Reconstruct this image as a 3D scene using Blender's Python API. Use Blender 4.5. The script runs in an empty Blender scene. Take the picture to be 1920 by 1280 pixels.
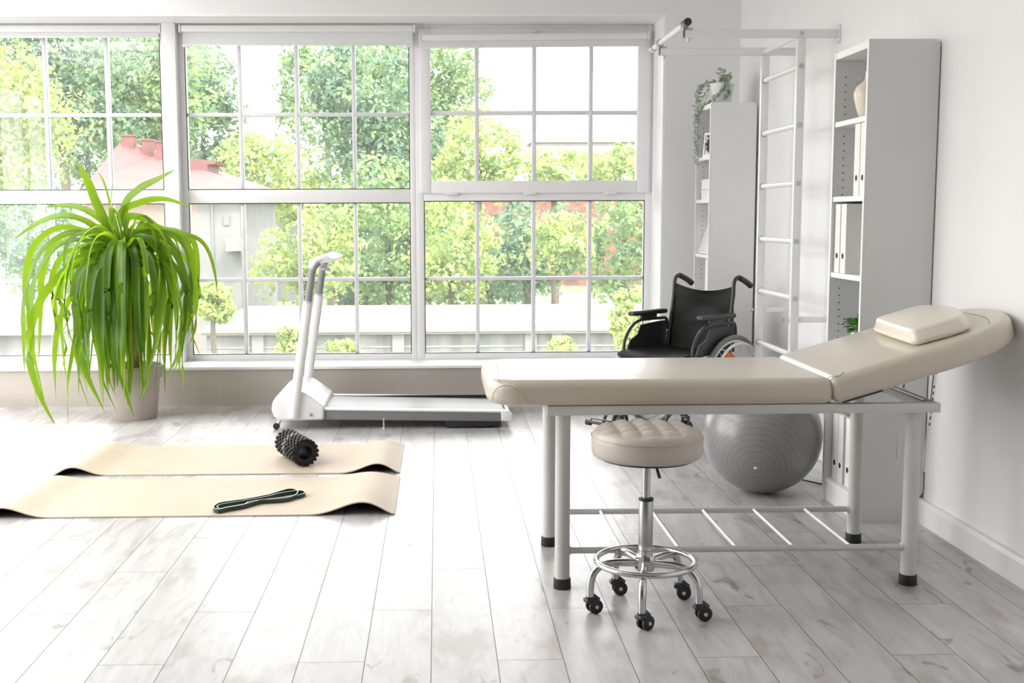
import bpy, bmesh, math, random
from mathutils import Vector, Matrix, noise
PI = math.pi
SC = bpy.context.scene
COL = SC.collection

# ------------------------------------------------------------------ camera
cam_d = bpy.data.cameras.new('camera')
cam = bpy.data.objects.new('camera', cam_d); COL.objects.link(cam)
YAW, PITCH, ROLL, H = .0225, .1087, -.0043, 1.3
fw = Vector((math.sin(YAW)*math.cos(PITCH), math.cos(YAW)*math.cos(PITCH), -math.sin(PITCH)))
rt = Vector((math.cos(YAW), -math.sin(YAW), 0)); up = rt.cross(fw)
r2 = rt*math.cos(ROLL) + up*math.sin(ROLL); u2 = -rt*math.sin(ROLL) + up*math.cos(ROLL)
cam.matrix_world = Matrix(((r2.x, u2.x, -fw.x, 0), (r2.y, u2.y, -fw.y, 0), (r2.z, u2.z, -fw.z, H), (0, 0, 0, 1)))
cam_d.sensor_width = 36; cam_d.lens = 2167.1/1920*36; cam_d.shift_x = (960-869.5)/1920
cam_d.clip_start = .05; cam_d.clip_end = 400
SC.camera = cam

# ------------------------------------------------------------------ world, sun, window portals, exposure
world = bpy.data.worlds.new('overcast_sky'); SC.world = world; world.use_nodes = True
nt = world.node_tree; bg = nt.nodes['Background']
tc = nt.nodes.new('ShaderNodeTexCoord'); sx = nt.nodes.new('ShaderNodeSeparateXYZ')
rmp = nt.nodes.new('ShaderNodeValToRGB')
rmp.color_ramp.elements[0].position = .46; rmp.color_ramp.elements[0].color = (.45, .44, .445, 1)
rmp.color_ramp.elements[1].position = .53; rmp.color_ramp.elements[1].color = (1, .985, .99, 1)
mm = nt.nodes.new('ShaderNodeMapRange'); mm.inputs[1].default_value = -1; mm.inputs[2].default_value = 1
nt.links.new(tc.outputs['Generated'], sx.inputs[0]); nt.links.new(sx.outputs[2], mm.inputs[0])
nt.links.new(mm.outputs[0], rmp.inputs[0]); nt.links.new(rmp.outputs[0], bg.inputs[0])
bg.inputs[1].default_value = 6.5
sun_d = bpy.data.lights.new('sun', 'SUN'); sun_d.energy = 3.0; sun_d.angle = math.radians(6); sun_d.color = (1, .96, .88)
sun = bpy.data.objects.new('sun', sun_d); COL.objects.link(sun)
sun.rotation_euler = Vector((.55, -.8, 1.0)).to_track_quat('Z', 'Y').to_euler()
def portal(name, loc, rot, sx_, sy_):
    d = bpy.data.lights.new(name, 'AREA'); d.shape = 'RECTANGLE'; d.size = sx_; d.size_y = sy_
    d.cycles.is_portal = True
    o = bpy.data.objects.new(name, d); COL.objects.link(o); o.location = loc; o.rotation_euler = rot
portal('portal_far', (-1.5, 8.42, 1.46), (-PI/2, 0, 0), 6.1, 2.36)
portal('portal_added_left', (-4.66, 4.95, 1.5), (0, -PI/2, 0), 2.5, 5.3)  # guides daylight through the added left windows
portal('portal_added_skylight', (-3.3, 5.1, 3.3), (0, 0, 0), 1.9, 4.8)  # guides daylight through the added skylight
SC.view_settings.view_transform = 'Standard'; SC.view_settings.look = 'None'
SC.view_settings.exposure = 0.15; SC.view_settings.gamma = 1.0; SC.view_settings.use_curve_mapping = False
cy = SC.cycles
cy.use_denoising = True; cy.max_bounces = 10; cy.diffuse_bounces = 7; cy.glossy_bounces = 4
cy.transparent_max_bounces = 8; cy.transmission_bounces = 6; cy.caustics_reflective = False; cy.caustics_refractive = False
cy.sample_clamp_indirect = 8

# ------------------------------------------------------------------ materials
def ramp2(n, c0, c1, p0=.35, p1=.7):
    r = n.new('ShaderNodeValToRGB'); e = r.color_ramp.elements
    e[0].position = p0; e[0].color = (*c0, 1); e[1].position = p1; e[1].color = (*c1, 1); return r
def mat(name, c, rough=.5, metal=0., var=.06, scale=12., bump=0., bscale=60., coat=0., transl=0., spec=.5, stretch=None, tcol=None):
    m = bpy.data.materials.new(name); m.use_nodes = True; t = m.node_tree; n = t.nodes; b = n['Principled BSDF']
    b.inputs['Roughness'].default_value = rough; b.inputs['Metallic'].default_value = metal
    b.inputs['Specular IOR Level'].default_value = spec
    if coat: b.inputs['Coat Weight'].default_value = coat; b.inputs['Coat Roughness'].default_value = .15
    co = n.new('ShaderNodeTexCoord'); src = co.outputs['Object']
    if stretch:
        mp = n.new('ShaderNodeMapping'); mp.inputs['Scale'].default_value = stretch
        t.links.new(src, mp.inputs[0]); src = mp.outputs[0]
    nz = n.new('ShaderNodeTexNoise'); nz.inputs['Scale'].default_value = scale; nz.inputs['Detail'].default_value = 4
    t.links.new(src, nz.inputs['Vector'])
    r = ramp2(n, tuple(x*(1-var) for x in c), tuple(min(1, x*(1+var)) for x in c))
    t.links.new(nz.outputs[0], r.inputs[0]); t.links.new(r.outputs[0], b.inputs['Base Color'])
    if bump:
        nb = n.new('ShaderNodeTexNoise'); nb.inputs['Scale'].default_value = bscale; nb.inputs['Detail'].default_value = 5
        t.links.new(src, nb.inputs['Vector'])
        bp = n.new('ShaderNodeBump'); bp.inputs['Strength'].default_value = bump; bp.inputs['Distance'].default_value = .004
        t.links.new(nb.outputs[0], bp.inputs['Height']); t.links.new(bp.outputs[0], b.inputs['Normal'])
    if transl:
        tr = n.new('ShaderNodeBsdfTranslucent'); mx = n.new('ShaderNodeMixShader'); mx.inputs[0].default_value = transl
        if tcol: tr.inputs[0].default_value = (*tcol, 1)
        else: t.links.new(r.outputs[0], tr.inputs[0])
        out = n['Material Output']
        t.links.new(b.outputs[0], mx.inputs[1]); t.links.new(tr.outputs[0], mx.inputs[2]); t.links.new(mx.outputs[0], out.inputs[0])
    return m
M = {}
M['wall'] = mat('white_wall_paint', (.80, .80, .80), .55, var=.012, scale=3, bump=.06, bscale=25)
M['wall_darkened'] = mat('darkened_unseen_wall', (.14, .14, .14), .6)  # for the unseen near wall, darkened to cut light bounced from behind the camera
M['ceiling'] = mat('ceiling_paint', (.85, .85, .85), .7, var=.01)
M['reveal'] = mat('window_reveal_paint', (.88, .88, .88), .5, var=.01)
M['pvc'] = mat('white_window_profile', (.84, .83, .84), .35, var=.02, scale=4)
M['muntin'] = mat('muntin_bar', (.74, .73, .76), .4, var=.02)
M['gasket'] = mat('dark_gasket', (.03, .035, .035), .5)
M['blind'] = mat('white_blind_fabric', (.80, .81, .81), .7, var=.01, transl=.15)
M['white'] = mat('white_laminate', (.74, .745, .75), .4, var=.015, scale=4)
M['white_in'] = mat('white_laminate_edge', (.82, .82, .82), .35, var=.01)
M['edge_brown'] = mat('hardboard_brown', (.25, .18, .12), .7)
M['card'] = mat('white_card', (.82, .81, .79), .6, var=.02, bump=.1)
M['ltube'] = mat('white_lacquered_tube', (.76, .765, .77), .3, var=.015)
M['bedmetal'] = mat('cream_lacquered_steel', (.62, .61, .59), .35, var=.03)
M['leather'] = mat('cream_leatherette', (.585, .525, .43), .30, var=.025, scale=3, bump=.2, bscale=350, spec=.6, coat=.35)
M['pleather'] = mat('ivory_leatherette', (.80, .745, .64), .30, var=.02, scale=3, bump=.15, bscale=350, spec=.6, coat=.3)
M['seam'] = mat('seam_thread', (.44, .385, .31), .6)
M['stoolseat'] = mat('beige_leatherette', (.52, .465, .41), .30, var=.03, bump=.15, bscale=300)
M['chrome'] = mat('chrome', (.62, .62, .63), .13, 1.0, var=.03)
M['steel'] = mat('brushed_steel', (.50, .50, .50), .28, 1.0, var=.06)
M['rubber'] = mat('black_rubber', (.018, .018, .02), .5, var=.1)
M['blackpl'] = mat('black_plastic', (.03, .03, .032), .38, var=.1)
M['blackfab'] = mat('black_nylon', (.012, .012, .012), .6, var=.15, scale=6, bump=.3, bscale=200, spec=.3)
M['blackpaint'] = mat('black_frame_paint', (.035, .035, .037), .3, var=.1)
M['tyre'] = mat('grey_green_tyre', (.20, .21, .17), .6)
M['greypl'] = mat('light_grey_plastic', (.55, .55, .55), .4)
M['orange'] = mat('orange_reflector', (.85, .17, .01), .35)
M['pot'] = mat('taupe_plastic_pot', (.42, .36, .33), .45, var=.03)
M['potwhite'] = mat('white_glazed_pot', (.80, .80, .80), .25, var=.01)
M['soil'] = mat('potting_soil', (.05, .035, .025), .9, var=.3, scale=60, bump=.8)
M['stem'] = mat('plant_stem', (.28, .20, .09), .8, var=.3, scale=40, bump=.6)
M['leaf'] = mat('screw_pine_leaf', (.075, .165, .015), .30, var=.5, scale=4, transl=.5, tcol=(.40, .62, .03))
M['leaf2'] = mat('shrub_leaf', (.07, .26, .03), .35, var=.3, scale=30, transl=.3)
M['euca'] = mat('eucalyptus_leaf', (0.414, 0.483, 0.380), .6, var=.25, scale=30, transl=.25)
M['mat_top'] = mat('beige_exercise_mat', (.53, .44, .335), .6, var=.03, scale=5, bump=.25, bscale=300)
M['mat_under'] = mat('mat_dark_underside', (.10, .075, .065), .8)
M['eva'] = mat('black_foam', (.014, .014, .014), .5, var=.2, scale=30, spec=.3)
M['evagrey'] = mat('speckled_grey_foam', (.16, .155, .14), .45, var=.9, scale=140)
M['band'] = mat('dark_green_latex', (.018, .045, .035), .35, var=.15)
M['bandedge'] = mat('pale_latex_edge', (.55, .60, .60), .5)
M['twhite'] = mat('treadmill_white_plastic', (.80, .80, .80), .3, var=.01)
M['tgrey'] = mat('treadmill_grey_side', (.20, .20, .205), .35, var=.03)
M['grip'] = mat('grey_foam_grip', (.27, .27, .285), .65, var=.05)
M['belt'] = mat('treadmill_belt', (.30, .303, .31), .45, var=.04, scale=4)
M['dark'] = mat('dark_void', (.012, .012, .012), .6)
M['vase'] = mat('cream_ceramic', (.78, .70, .58), .25, var=.03)
M['concrete'] = mat('pale_concrete_roof', (0.299, 0.273, 0.255), .9, var=.16, scale=.45, stretch=(.6, 1, 1))
M['conwall'] = mat('stained_concrete_wall', (0.196, 0.194, 0.192), .9, var=.30, scale=.9, stretch=(2.2, 1, .10))
M['stain'] = mat('rust_stain', (.25, .19, .165), .9, var=.3, scale=.8)
M['roofred'] = mat('red_metal_roof', (0.171, 0.066, 0.062), .7, var=.12, scale=1.5)
M['plaster'] = mat('white_plaster', (0.234, 0.230, 0.230), .9, var=.08, scale=.7)
M['pinkwall'] = mat('pink_plaster', (0.320, 0.230, 0.210), .9, var=.08)
M['brick'] = mat('red_brick', (0.214, 0.102, 0.080), .9, var=.3, scale=1.2)
M['winglass'] = mat('grey_window_pane', (0.180, 0.195, 0.210), .3)
M['ground'] = mat('outdoor_ground', (0.154, 0.198, 0.099), .95, var=.3, scale=.4)
M['bark'] = mat('bark', (0.120, 0.100, 0.080), .9, var=.3)
def foliage_mat(name, a, b, c):
    m = bpy.data.materials.new(name); m.use_nodes = True; t = m.node_tree; n = t.nodes; p = n['Principled BSDF']
    co = n.new('ShaderNodeTexCoord'); nz = n.new('ShaderNodeTexNoise'); nz.inputs['Scale'].default_value = 1.1; nz.inputs['Detail'].default_value = 6
    t.links.new(co.outputs['Object'], nz.inputs['Vector'])
    r = n.new('ShaderNodeValToRGB'); e = r.color_ramp.elements
    e[0].position = .36; e[0].color = (*a, 1); e[1].position = .66; e[1].color = (*c, 1)
    k = e.new(.5); k.color = (*b, 1)
    t.links.new(nz.outputs[0], r.inputs[0]); t.links.new(r.outputs[0], p.inputs['Base Color']); p.inputs['Roughness'].default_value = .7
    tr = n.new('ShaderNodeBsdfTranslucent'); mx = n.new('ShaderNodeMixShader'); mx.inputs[0].default_value = .4
    t.links.new(r.outputs[0], tr.inputs[0]); t.links.new(p.outputs[0], mx.inputs[1]); t.links.new(tr.outputs[0], mx.inputs[2])
    t.links.new(mx.outputs[0], n['Material Output'].inputs[0]); return m
M['fol_a'] = foliage_mat('foliage_mid', (0.150, 0.263, 0.125), (0.237, 0.362, 0.150), (0.362, 0.475, 0.175))
M['fol_b'] = foliage_mat('foliage_dark', (.12, .21, .15), (.19, .30, .18), (.30, .41, .20))
M['fol_c'] = foliage_mat('foliage_bright', (0.213, 0.312, 0.112), (0.338, 0.438, 0.138), (0.475, 0.537, 0.188))
# glass: thin pane, white veil mixed in to imitate bright haze outside
g = bpy.data.materials.new('window_glass'); g.use_nodes = True; t = g.node_tree; t.nodes.clear()
o_ = t.nodes.new('ShaderNodeOutputMaterial'); a_ = t.nodes.new('ShaderNodeBsdfTransparent'); b_ = t.nodes.new('ShaderNodeBsdfGlossy')
a_.inputs[0].default_value = (.975, .985, .98, 1); b_.inputs['Roughness'].default_value = .02
x_ = t.nodes.new('ShaderNodeMixShader'); fr = t.nodes.new('ShaderNodeFresnel'); fr.inputs[0].default_value = 1.45
t.links.new(fr.outputs[0], x_.inputs[0]); t.links.new(a_.outputs[0], x_.inputs[1]); t.links.new(b_.outputs[0], x_.inputs[2]); tl = t.nodes.new('ShaderNodeBsdfTranslucent'); tl.inputs[0].default_value = (1, 1, 1, 1); x2 = t.nodes.new('ShaderNodeMixShader')
nz = t.nodes.new('ShaderNodeTexNoise'); nz.inputs['Scale'].default_value = .9; mr = t.nodes.new('ShaderNodeMapRange'); mr.inputs[3].default_value = .012; mr.inputs[4].default_value = .038
t.links.new(nz.outputs[0], mr.inputs[0]); t.links.new(mr.outputs[0], x2.inputs[0])
t.links.new(x_.outputs[0], x2.inputs[1]); t.links.new(tl.outputs[0], x2.inputs[2]); t.links.new(x2.outputs[0], o_.inputs[0])
M['glass'] = g
# laminate floor: planks along Y, 0.1947 wide, 1.333 long, joints stepping by a third
def floor_mat():
    m = bpy.data.materials.new('grey_oak_laminate'); m.use_nodes = True; t = m.node_tree; n = t.nodes; p = n['Principled BSDF']
    def math_(op, a, b=None, c=None):
        q = n.new('ShaderNodeMath'); q.operation = op
        for i, v in enumerate((a, b, c)):
            if v is None: continue
            if isinstance(v, (int, float)): q.inputs[i].default_value = v
            else: t.links.new(v, q.inputs[i])
        return q.outputs[0]
    co = n.new('ShaderNodeTexCoord'); s = n.new('ShaderNodeSeparateXYZ'); t.links.new(co.outputs['Object'], s.inputs[0])
    X = math_('DIVIDE', math_('ADD', s.outputs[0], .026+19.47), .1947)
    row = math_('FLOOR', X); fx = math_('FRACT', X)
    st = math_('MULTIPLY', math_('MODULO', math_('SUBTRACT', row, 100), 3), .4443)
    st = math_('MULTIPLY', math_('FRACT', math_('DIVIDE', math_('SUBTRACT', row, 99), 3.0)), 1.333)
    Yv = math_('DIVIDE', math_('SUBTRACT', math_('ADD', s.outputs[1], 13.33), math_('ADD', st, 3.274-1.333+.4443)), 1.333)
    col = math_('FLOOR', Yv); fy = math_('FRACT', Yv)
    ex = math_('MULTIPLY', math_('MINIMUM', fx, math_('SUBTRACT', 1, fx)), .1947)
    ey = math_('MULTIPLY', math_('MINIMUM', fy, math_('SUBTRACT', 1, fy)), 1.333)
    e = math_('MINIMUM', ex, ey)
    gap = math_('GREATER_THAN', .0011, e)
    cell = n.new('ShaderNodeCombineXYZ'); t.links.new(row, cell.inputs[0]); t.links.new(col, cell.inputs[1])
    wn = n.new('ShaderNodeTexWhiteNoise'); wn.noise_dimensions = '3D'; t.links.new(cell.outputs[0], wn.inputs['Vector'])
    off = n.new('ShaderNodeVectorMath'); off.operation = 'MULTIPLY_ADD'
    t.links.new(wn.outputs['Color'], off.inputs[0]); off.inputs[1].default_value = (17, 23, 5); t.links.new(co.outputs['Object'], off.inputs[2])
    mp = n.new('ShaderNodeMapping'); mp.inputs['Scale'].default_value = (9, 1.5, 1); t.links.new(off.outputs[0], mp.inputs[0])
    nz = n.new('ShaderNodeTexNoise'); nz.inputs['Scale'].default_value = 1.6; nz.inputs['Detail'].default_value = 9; nz.inputs['Roughness'].default_value = .62; nz.inputs['Distortion'].default_value = 1.2
    t.links.new(mp.outputs[0], nz.inputs['Vector'])
    r = n.new('ShaderNodeValToRGB'); el = r.color_ramp.elements
    el[0].position = .28; el[0].color = (.35, .335, .33, 1); el[1].position = .70; el[1].color = (.56, .55, .545, 1)
    k = el.new(.42); k.color = (.44, .425, .42, 1); k = el.new(.54); k.color = (.50, .485, .48, 1)
    t.links.new(nz.outputs[0], r.inputs[0])
    # soft warm blotches and dark knots
    nk = n.new('ShaderNodeTexNoise'); nk.inputs['Scale'].default_value = 3.0; nk.inputs['Detail'].default_value = 3
    mk = n.new('ShaderNodeMapping'); mk.inputs['Scale'].default_value = (2.4, 1.1, 1); t.links.new(off.outputs[0], mk.inputs[0]); t.links.new(mk.outputs[0], nk.inputs['Vector'])
    rk = ramp2(n, (.74, .69, .67), (1, 1, 1), .30, .44); t.links.new(nk.outputs[0], rk.inputs[0])
    m1 = n.new('ShaderNodeMix'); m1.data_type = 'RGBA'; m1.blend_type = 'MULTIPLY'; m1.inputs[0].default_value = 1
    t.links.new(r.outputs[0], m1.inputs[6]); t.links.new(rk.outputs[0], m1.inputs[7])
    nq = n.new('ShaderNodeTexNoise'); nq.inputs['Scale'].default_value = 5.5; nq.inputs['Detail'].default_value = 5; nq.inputs['Distortion'].default_value = 1.5
    mq = n.new('ShaderNodeMapping'); mq.inputs['Scale'].default_value = (2.2, .9, 1); mq.inputs['Location'].default_value = (3.1, 7.7, 0); t.links.new(off.outputs[0], mq.inputs[0]); t.links.new(mq.outputs[0], nq.inputs['Vector'])
    rq = ramp2(n, (1, 1, 1), (.50, .46, .44), .64, .74); t.links.new(nq.outputs[0], rq.inputs[0])
    m0 = n.new('ShaderNodeMix'); m0.data_type = 'RGBA'; m0.blend_type = 'MULTIPLY'; m0.inputs[0].default_value = 1
    t.links.new(m1.outputs[2], m0.inputs[6]); t.links.new(rq.outputs[0], m0.inputs[7]); m1 = m0
    hv = math_('MULTIPLY_ADD', wn.outputs['Value'], .12, .94)
    m2 = n.new('ShaderNodeMix'); m2.data_type = 'RGBA'; m2.blend_type = 'MULTIPLY'; m2.inputs[0].default_value = 1
    cb = n.new('ShaderNodeCombineColor'); [t.links.new(hv, cb.inputs[i]) for i in range(3)]
    t.links.new(m1.outputs[2], m2.inputs[6]); t.links.new(cb.outputs[0], m2.inputs[7])
    m3 = n.new('ShaderNodeMix'); m3.data_type = 'RGBA'; t.links.new(gap, m3.inputs[0]); t.links.new(m2.outputs[2], m3.inputs[6]); m3.inputs[7].default_value = (.09, .086, .084, 1)
    t.links.new(m3.outputs[2], p.inputs['Base Color'])
    p.inputs['Roughness'].default_value = .30; t.links.new(math_('MULTIPLY_ADD', gap, -.50, .52), p.inputs['Specular IOR Level'])
    rr = math_('MULTIPLY_ADD', nz.outputs[0], .22, .22); t.links.new(rr, p.inputs['Roughness'])
    bp = n.new('ShaderNodeBump'); bp.inputs['Strength'].default_value = .06; bp.inputs['Distance'].default_value = .003
    t.links.new(nz.outputs[0], bp.inputs['Height']); t.links.new(bp.outputs[0], p.inputs['Normal'])
    return m
M['floor'] = floor_mat()
def tile_mat():
    m = mat('beige_stone_tile', (.46, .42, .375), .35, var=.10, scale=1.6, stretch=(.5, 1, 2.5)); t = m.node_tree; n = t.nodes; p = n['Principled BSDF']
    src = p.inputs['Base Color'].links[0].from_socket
    co = n.new('ShaderNodeTexCoord'); s = n.new('ShaderNodeSeparateXYZ'); t.links.new(co.outputs['Object'], s.inputs[0])
    a = n.new('ShaderNodeMath'); a.operation = 'ADD'; a.inputs[1].default_value = 12.2+.283; t.links.new(s.outputs[0], a.inputs[0])
    b = n.new('ShaderNodeMath'); b.operation = 'DIVIDE'; b.inputs[1].default_value = .61; t.links.new(a.outputs[0], b.inputs[0])
    c = n.new('ShaderNodeMath'); c.operation = 'FRACT'; t.links.new(b.outputs[0], c.inputs[0])
    d = n.new('ShaderNodeMath'); d.operation = 'LESS_THAN'; d.inputs[1].default_value = .008; t.links.new(c.outputs[0], d.inputs[0])
    x = n.new('ShaderNodeMix'); x.data_type = 'RGBA'; t.links.new(d.outputs[0], x.inputs[0]); t.links.new(src, x.inputs[6]); x.inputs[7].default_value = (.50, .48, .45, 1)
    t.links.new(x.outputs[2], p.inputs['Base Color']); return m
M['tile'] = tile_mat()

# ------------------------------------------------------------------ mesh helpers
class MB:
    def __init__(s): s.b = bmesh.new(); s.mi = 0
    def _m(s, fs):
        for f in fs: f.material_index = s.mi
    def box(s, x0, x1, y0, y1, z0, z1, bev=0, seg=2, mtx=None):
        q = bmesh.new(); bmesh.ops.create_cube(q, size=1)
        for v in q.verts: v.co = Vector(((x0+x1)/2+v.co.x*(x1-x0), (y0+y1)/2+v.co.y*(y1-y0), (z0+z1)/2+v.co.z*(z1-z0)))
        if bev: bmesh.ops.bevel(q, geom=q.edges[:]+q.verts[:], offset=bev, segments=seg, profile=.5, affect='EDGES')
        return s.join(q, mtx)
    def join(s, q, mtx=None):
        if mtx is not None: bmesh.ops.transform(q, matrix=mtx, verts=q.verts)
        mp = {}
        for v in q.verts: mp[v] = s.b.verts.new(v.co)
        for f in q.faces:
            try: nf = s.b.faces.new([mp[v] for v in f.verts]); nf.material_index = s.mi
            except ValueError: pass
        q.free(); return s
    def ring_loft(s, rings, cap0=True, cap1=True, closed=False):
        R = [[s.b.verts.new(p) for p in r] for r in rings]; n = len(R[0]); fs = []
        m = len(R)
        for i in range(m if closed else m-1):
            A, B = R[i], R[(i+1) % m]
            for j in range(n):
                try: fs.append(s.b.faces.new((A[j], A[(j+1) % n], B[(j+1) % n], B[j])))
                except ValueError: pass
        if not closed:
            if cap0: fs.append(s.b.faces.new(R[0][::-1]))
            if cap1: fs.append(s.b.faces.new(R[-1]))
        s._m(fs); return s
    def tube(s, pts, r, n=12, closed=False, cap=True, smooth=0, ry=None, upv=None):
        pts = [Vector(p) for p in pts]
        if smooth: pts = catmull(pts, smooth, closed)
        m = len(pts); rad = r if isinstance(r, (list, tuple)) else [r]*m
        if len(rad) != m: rad = [rad[0]+(rad[-1]-rad[0])*i/(m-1) for i in range(m)]
        tan = []
        for i in range(m):
            a = pts[i-1] if (i or closed) else pts[0]; b = pts[(i+1) % m] if (i < m-1 or closed) else pts[-1]
            tan.append((b-a).normalized())
        u = Vector(upv) if upv else (Vector((0, 0, 1)) if abs(tan[0].z) < .9 else Vector((1, 0, 0)))
        u = (u-tan[0]*u.dot(tan[0])).normalized(); rings = []
        for i in range(m):
            uu = Vector(upv) if upv else u
            u = (uu-tan[i]*uu.dot(tan[i])).normalized(); w = tan[i].cross(u)
            k = rad[i]; k2 = ry if ry else k
            rings.append([pts[i]+u*math.sin(2*PI*j/n)*k2+w*math.cos(2*PI*j/n)*k for j in range(n)])
        return s.ring_loft(rings, cap, cap, closed)
    def cyl(s, a, b, r, n=20, r1=None):
        return s.tube([a, b], [r, r1 if r1 is not None else r], n)
    def lathe(s, prof, n=40, c=(0, 0, 0), axis='z', cap0=True, cap1=True):
        rings = []
        for r, z in prof:
            ring = []
            for j in range(n):
                a = 2*PI*j/n; p = (r*math.cos(a), r*math.sin(a), z)
                if axis == 'x': p = (z, r*math.cos(a), r*math.sin(a))
                if axis == 'y': p = (r*math.sin(a), z, r*math.cos(a))
                ring.append(Vector(p)+Vector(c))
            rings.append(ring)
        return s.ring_loft(rings, cap0, cap1)
    def prism(s, poly, y0, y1, bev=0, seg=3, mtx=None):   # polygon in xz, extruded in y
        q = bmesh.new(); a = [q.verts.new((x, y0, z)) for x, z in poly]; b = [q.verts.new((x, y1, z)) for x, z in poly]
        q.faces.new(a); q.faces.new(b[::-1]); n = len(poly)
        for i in range(n): q.faces.new((a[i], b[i], b[(i+1) % n], a[(i+1) % n]))
        bmesh.ops.recalc_face_normals(q, faces=q.faces)
        if bev: bmesh.ops.bevel(q, geom=q.edges[:]+q.verts[:], offset=bev, segments=seg, profile=.5, affect='EDGES', clamp_overlap=True)
        return s.join(q, mtx)
    def obj(s, name, m, parent=None, smooth=45, mtx=None, fix=True):
        if fix: bmesh.ops.recalc_face_normals(s.b, faces=s.b.faces)
        me = bpy.data.meshes.new(name)
        if mtx is not None: bmesh.ops.transform(s.b, matrix=mtx, verts=s.b.verts)
        s.b.to_mesh(me); s.b.free()
        for k in (m if isinstance(m, (list, tuple)) else [m]): me.materials.append(k)
        if smooth:
            me.polygons.foreach_set('use_smooth', [True]*len(me.polygons)); me.set_sharp_from_angle(angle=math.radians(smooth))
        o = bpy.data.objects.new(name, me); COL.objects.link(o)
        if parent: o.parent = parent
        return o
def catmull(p, k, closed=False):
    n = len(p); out = []
    for i in range(n if closed else n-1):
        g_ = (lambda j: p[j % n]) if closed else (lambda j: p[max(0, min(n-1, j))])
        a, b, c, d = g_(i-1), g_(i), g_(i+1), g_(i+2)
        for j in range(k):
            t_ = j/k
            out.append(.5*((2*b)+(c-a)*t_+(2*a-5*b+4*c-d)*t_*t_+(3*b-a-3*c+d)*t_**3))
    if not closed: out.append(p[-1])
    return out
def tag(o, label, cat, group=None):
    o['label'] = label; o['category'] = cat
    if group: o['group'] = group
    return o
def thing(name, label, cat, loc=(0, 0, 0), rz=0, group=None, rot=None):
    o = bpy.data.objects.new(name, None); COL.objects.link(o); o.location = loc; o.rotation_euler = rot or (0, 0, rz)
    o.empty_display_size = .1
    return tag(o, label, cat, group)
def struct(o): o['kind'] = 'structure'; return o
def dup(o, parent=None):
    c = o.copy(); COL.objects.link(c); c.parent = parent
    for ch in list(o.children): dup(ch, c)
    return c
def cushion(mb, outline, z0, z1, r, crown=0., arc=7):
    P = [Vector((x, y, 0)) for x, y in outline]; n = len(P)
    N = []
    for i in range(n):
        t_ = (P[(i+1) % n]-P[i-1]); N.append(Vector((-t_.y, t_.x, 0)).normalized())   # inward for CCW
    c = sum(P, Vector())/n; rings = []
    for k in range(arc+1):
        a = -PI/2+PI/2*k/arc; ins = r*(1-math.cos(a)); rings.append([P[i]+N[i]*ins+Vector((0, 0, z0+r+r*math.sin(a))) for i in range(n)])
    for k in range(arc+1):
        a = PI/2*k/arc; ins = r*(1-math.cos(a)); rings.append([P[i]+N[i]*ins+Vector((0, 0, z1-r+r*math.sin(a))) for i in range(n)])
    last = rings[-1]
    for s_ in ((.9, .75, .5, .25) if crown > .005 else ()):
        rings.append([c+(v-c)*s_+Vector((0, 0, z1*(1-s_)*0+crown*(1-s_*s_)))+Vector((0, 0, (v.z-c.z)*(1-s_))) for v in last])
    mb.ring_loft(rings)
    return mb
def round_rect(x0, x1, y0, y1, r, n=8, rs=None):
    out = []; rs = rs or [r]*4
    for (cx, cy_, a0, rr) in ((x1, y0, -90, rs[0]), (x1, y1, 0, rs[1]), (x0, y1, 90, rs[2]), (x0, y0, 180, rs[3])):
        sx_ = -1 if cx == x1 else 1; sy_ = 1 if cy_ == y0 else -1
        for k in range(n+1):
            a = math.radians(a0+90*k/n); out.append((cx+sx_*rr+rr*math.cos(a), cy_+sy_*rr+rr*math.sin(a)))
    # subdivide long edges
    res = []
    for i in range(len(out)):
        a = out[i]; b = out[(i+1) % len(out)]; res.append(a); d = math.dist(a, b); k = int(d/.12)
        for j in range(1, k+1): res.append((a[0]+(b[0]-a[0])*j/(k+1), a[1]+(b[1]-a[1])*j/(k+1)))
    return res

# ------------------------------------------------------------------ the room
WX, WY, GY, ZC = 2.055, 7.93, 8.33, 3.05
struct(MB().box(-4.8, 2.3, -3.2, 8.6, -.2, 0).obj('floor', M['floor'], smooth=0))
w = MB(); w.box(-2.35, 2.3, -3.2, 8.6, ZC, ZC+.2); w.box(-4.8, -4.25, -3.2, 8.6, ZC, ZC+.2); w.box(-4.25, -2.35, -3.2, 2.7, ZC, ZC+.2); w.box(-4.25, -2.35, 7.5, 8.6, ZC, ZC+.2)  # opening left for an unseen skylight, added to brighten the room
struct(w.obj('ceiling', M['ceiling'], smooth=0))
struct(MB().box(WX, WX+.25, -3.2, 8.6, 0, ZC).obj('wall_right', M['wall'], smooth=0))
w = MB(); w.box(1.547, WX, WY, 8.5, 0, ZC); w.box(-4.6, 1.547, WY, 8.5, 2.64, ZC); w.box(-4.6, 1.547, WY+.012, 8.5, 0, .25)
struct(w.obj('wall_far', M['wall'], smooth=0))
w = MB(); w.box(-4.8, -4.6, -3.2, 8.6, 0, .25); w.box(-4.8, -4.6, -3.2, 8.6, 2.75, ZC)  # window openings added in the unseen left wall for more light
for ya, yb in ((-3.2, 2.3), (4.9, 5.1), (7.6, 8.6)): w.box(-4.8, -4.6, ya, yb, .25, 2.75)
struct(w.obj('wall_left', M['wall'], smooth=0))
w = MB(); w.box(-4.6, WX, -3.2, -3, 0, ZC)
struct(w.obj('wall_near', M['wall_darkened'], smooth=0))
struct(MB().box(-4.6, 1.60, WY, WY+.011, 0, .25).obj('trim_1', M['tile'], smooth=0))
struct(MB().box(-4.6, 1.547, WY-.012, 8.36, .25, .27, .003).obj('trim_2', M['reveal'], smooth=0))     # sill board
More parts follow.
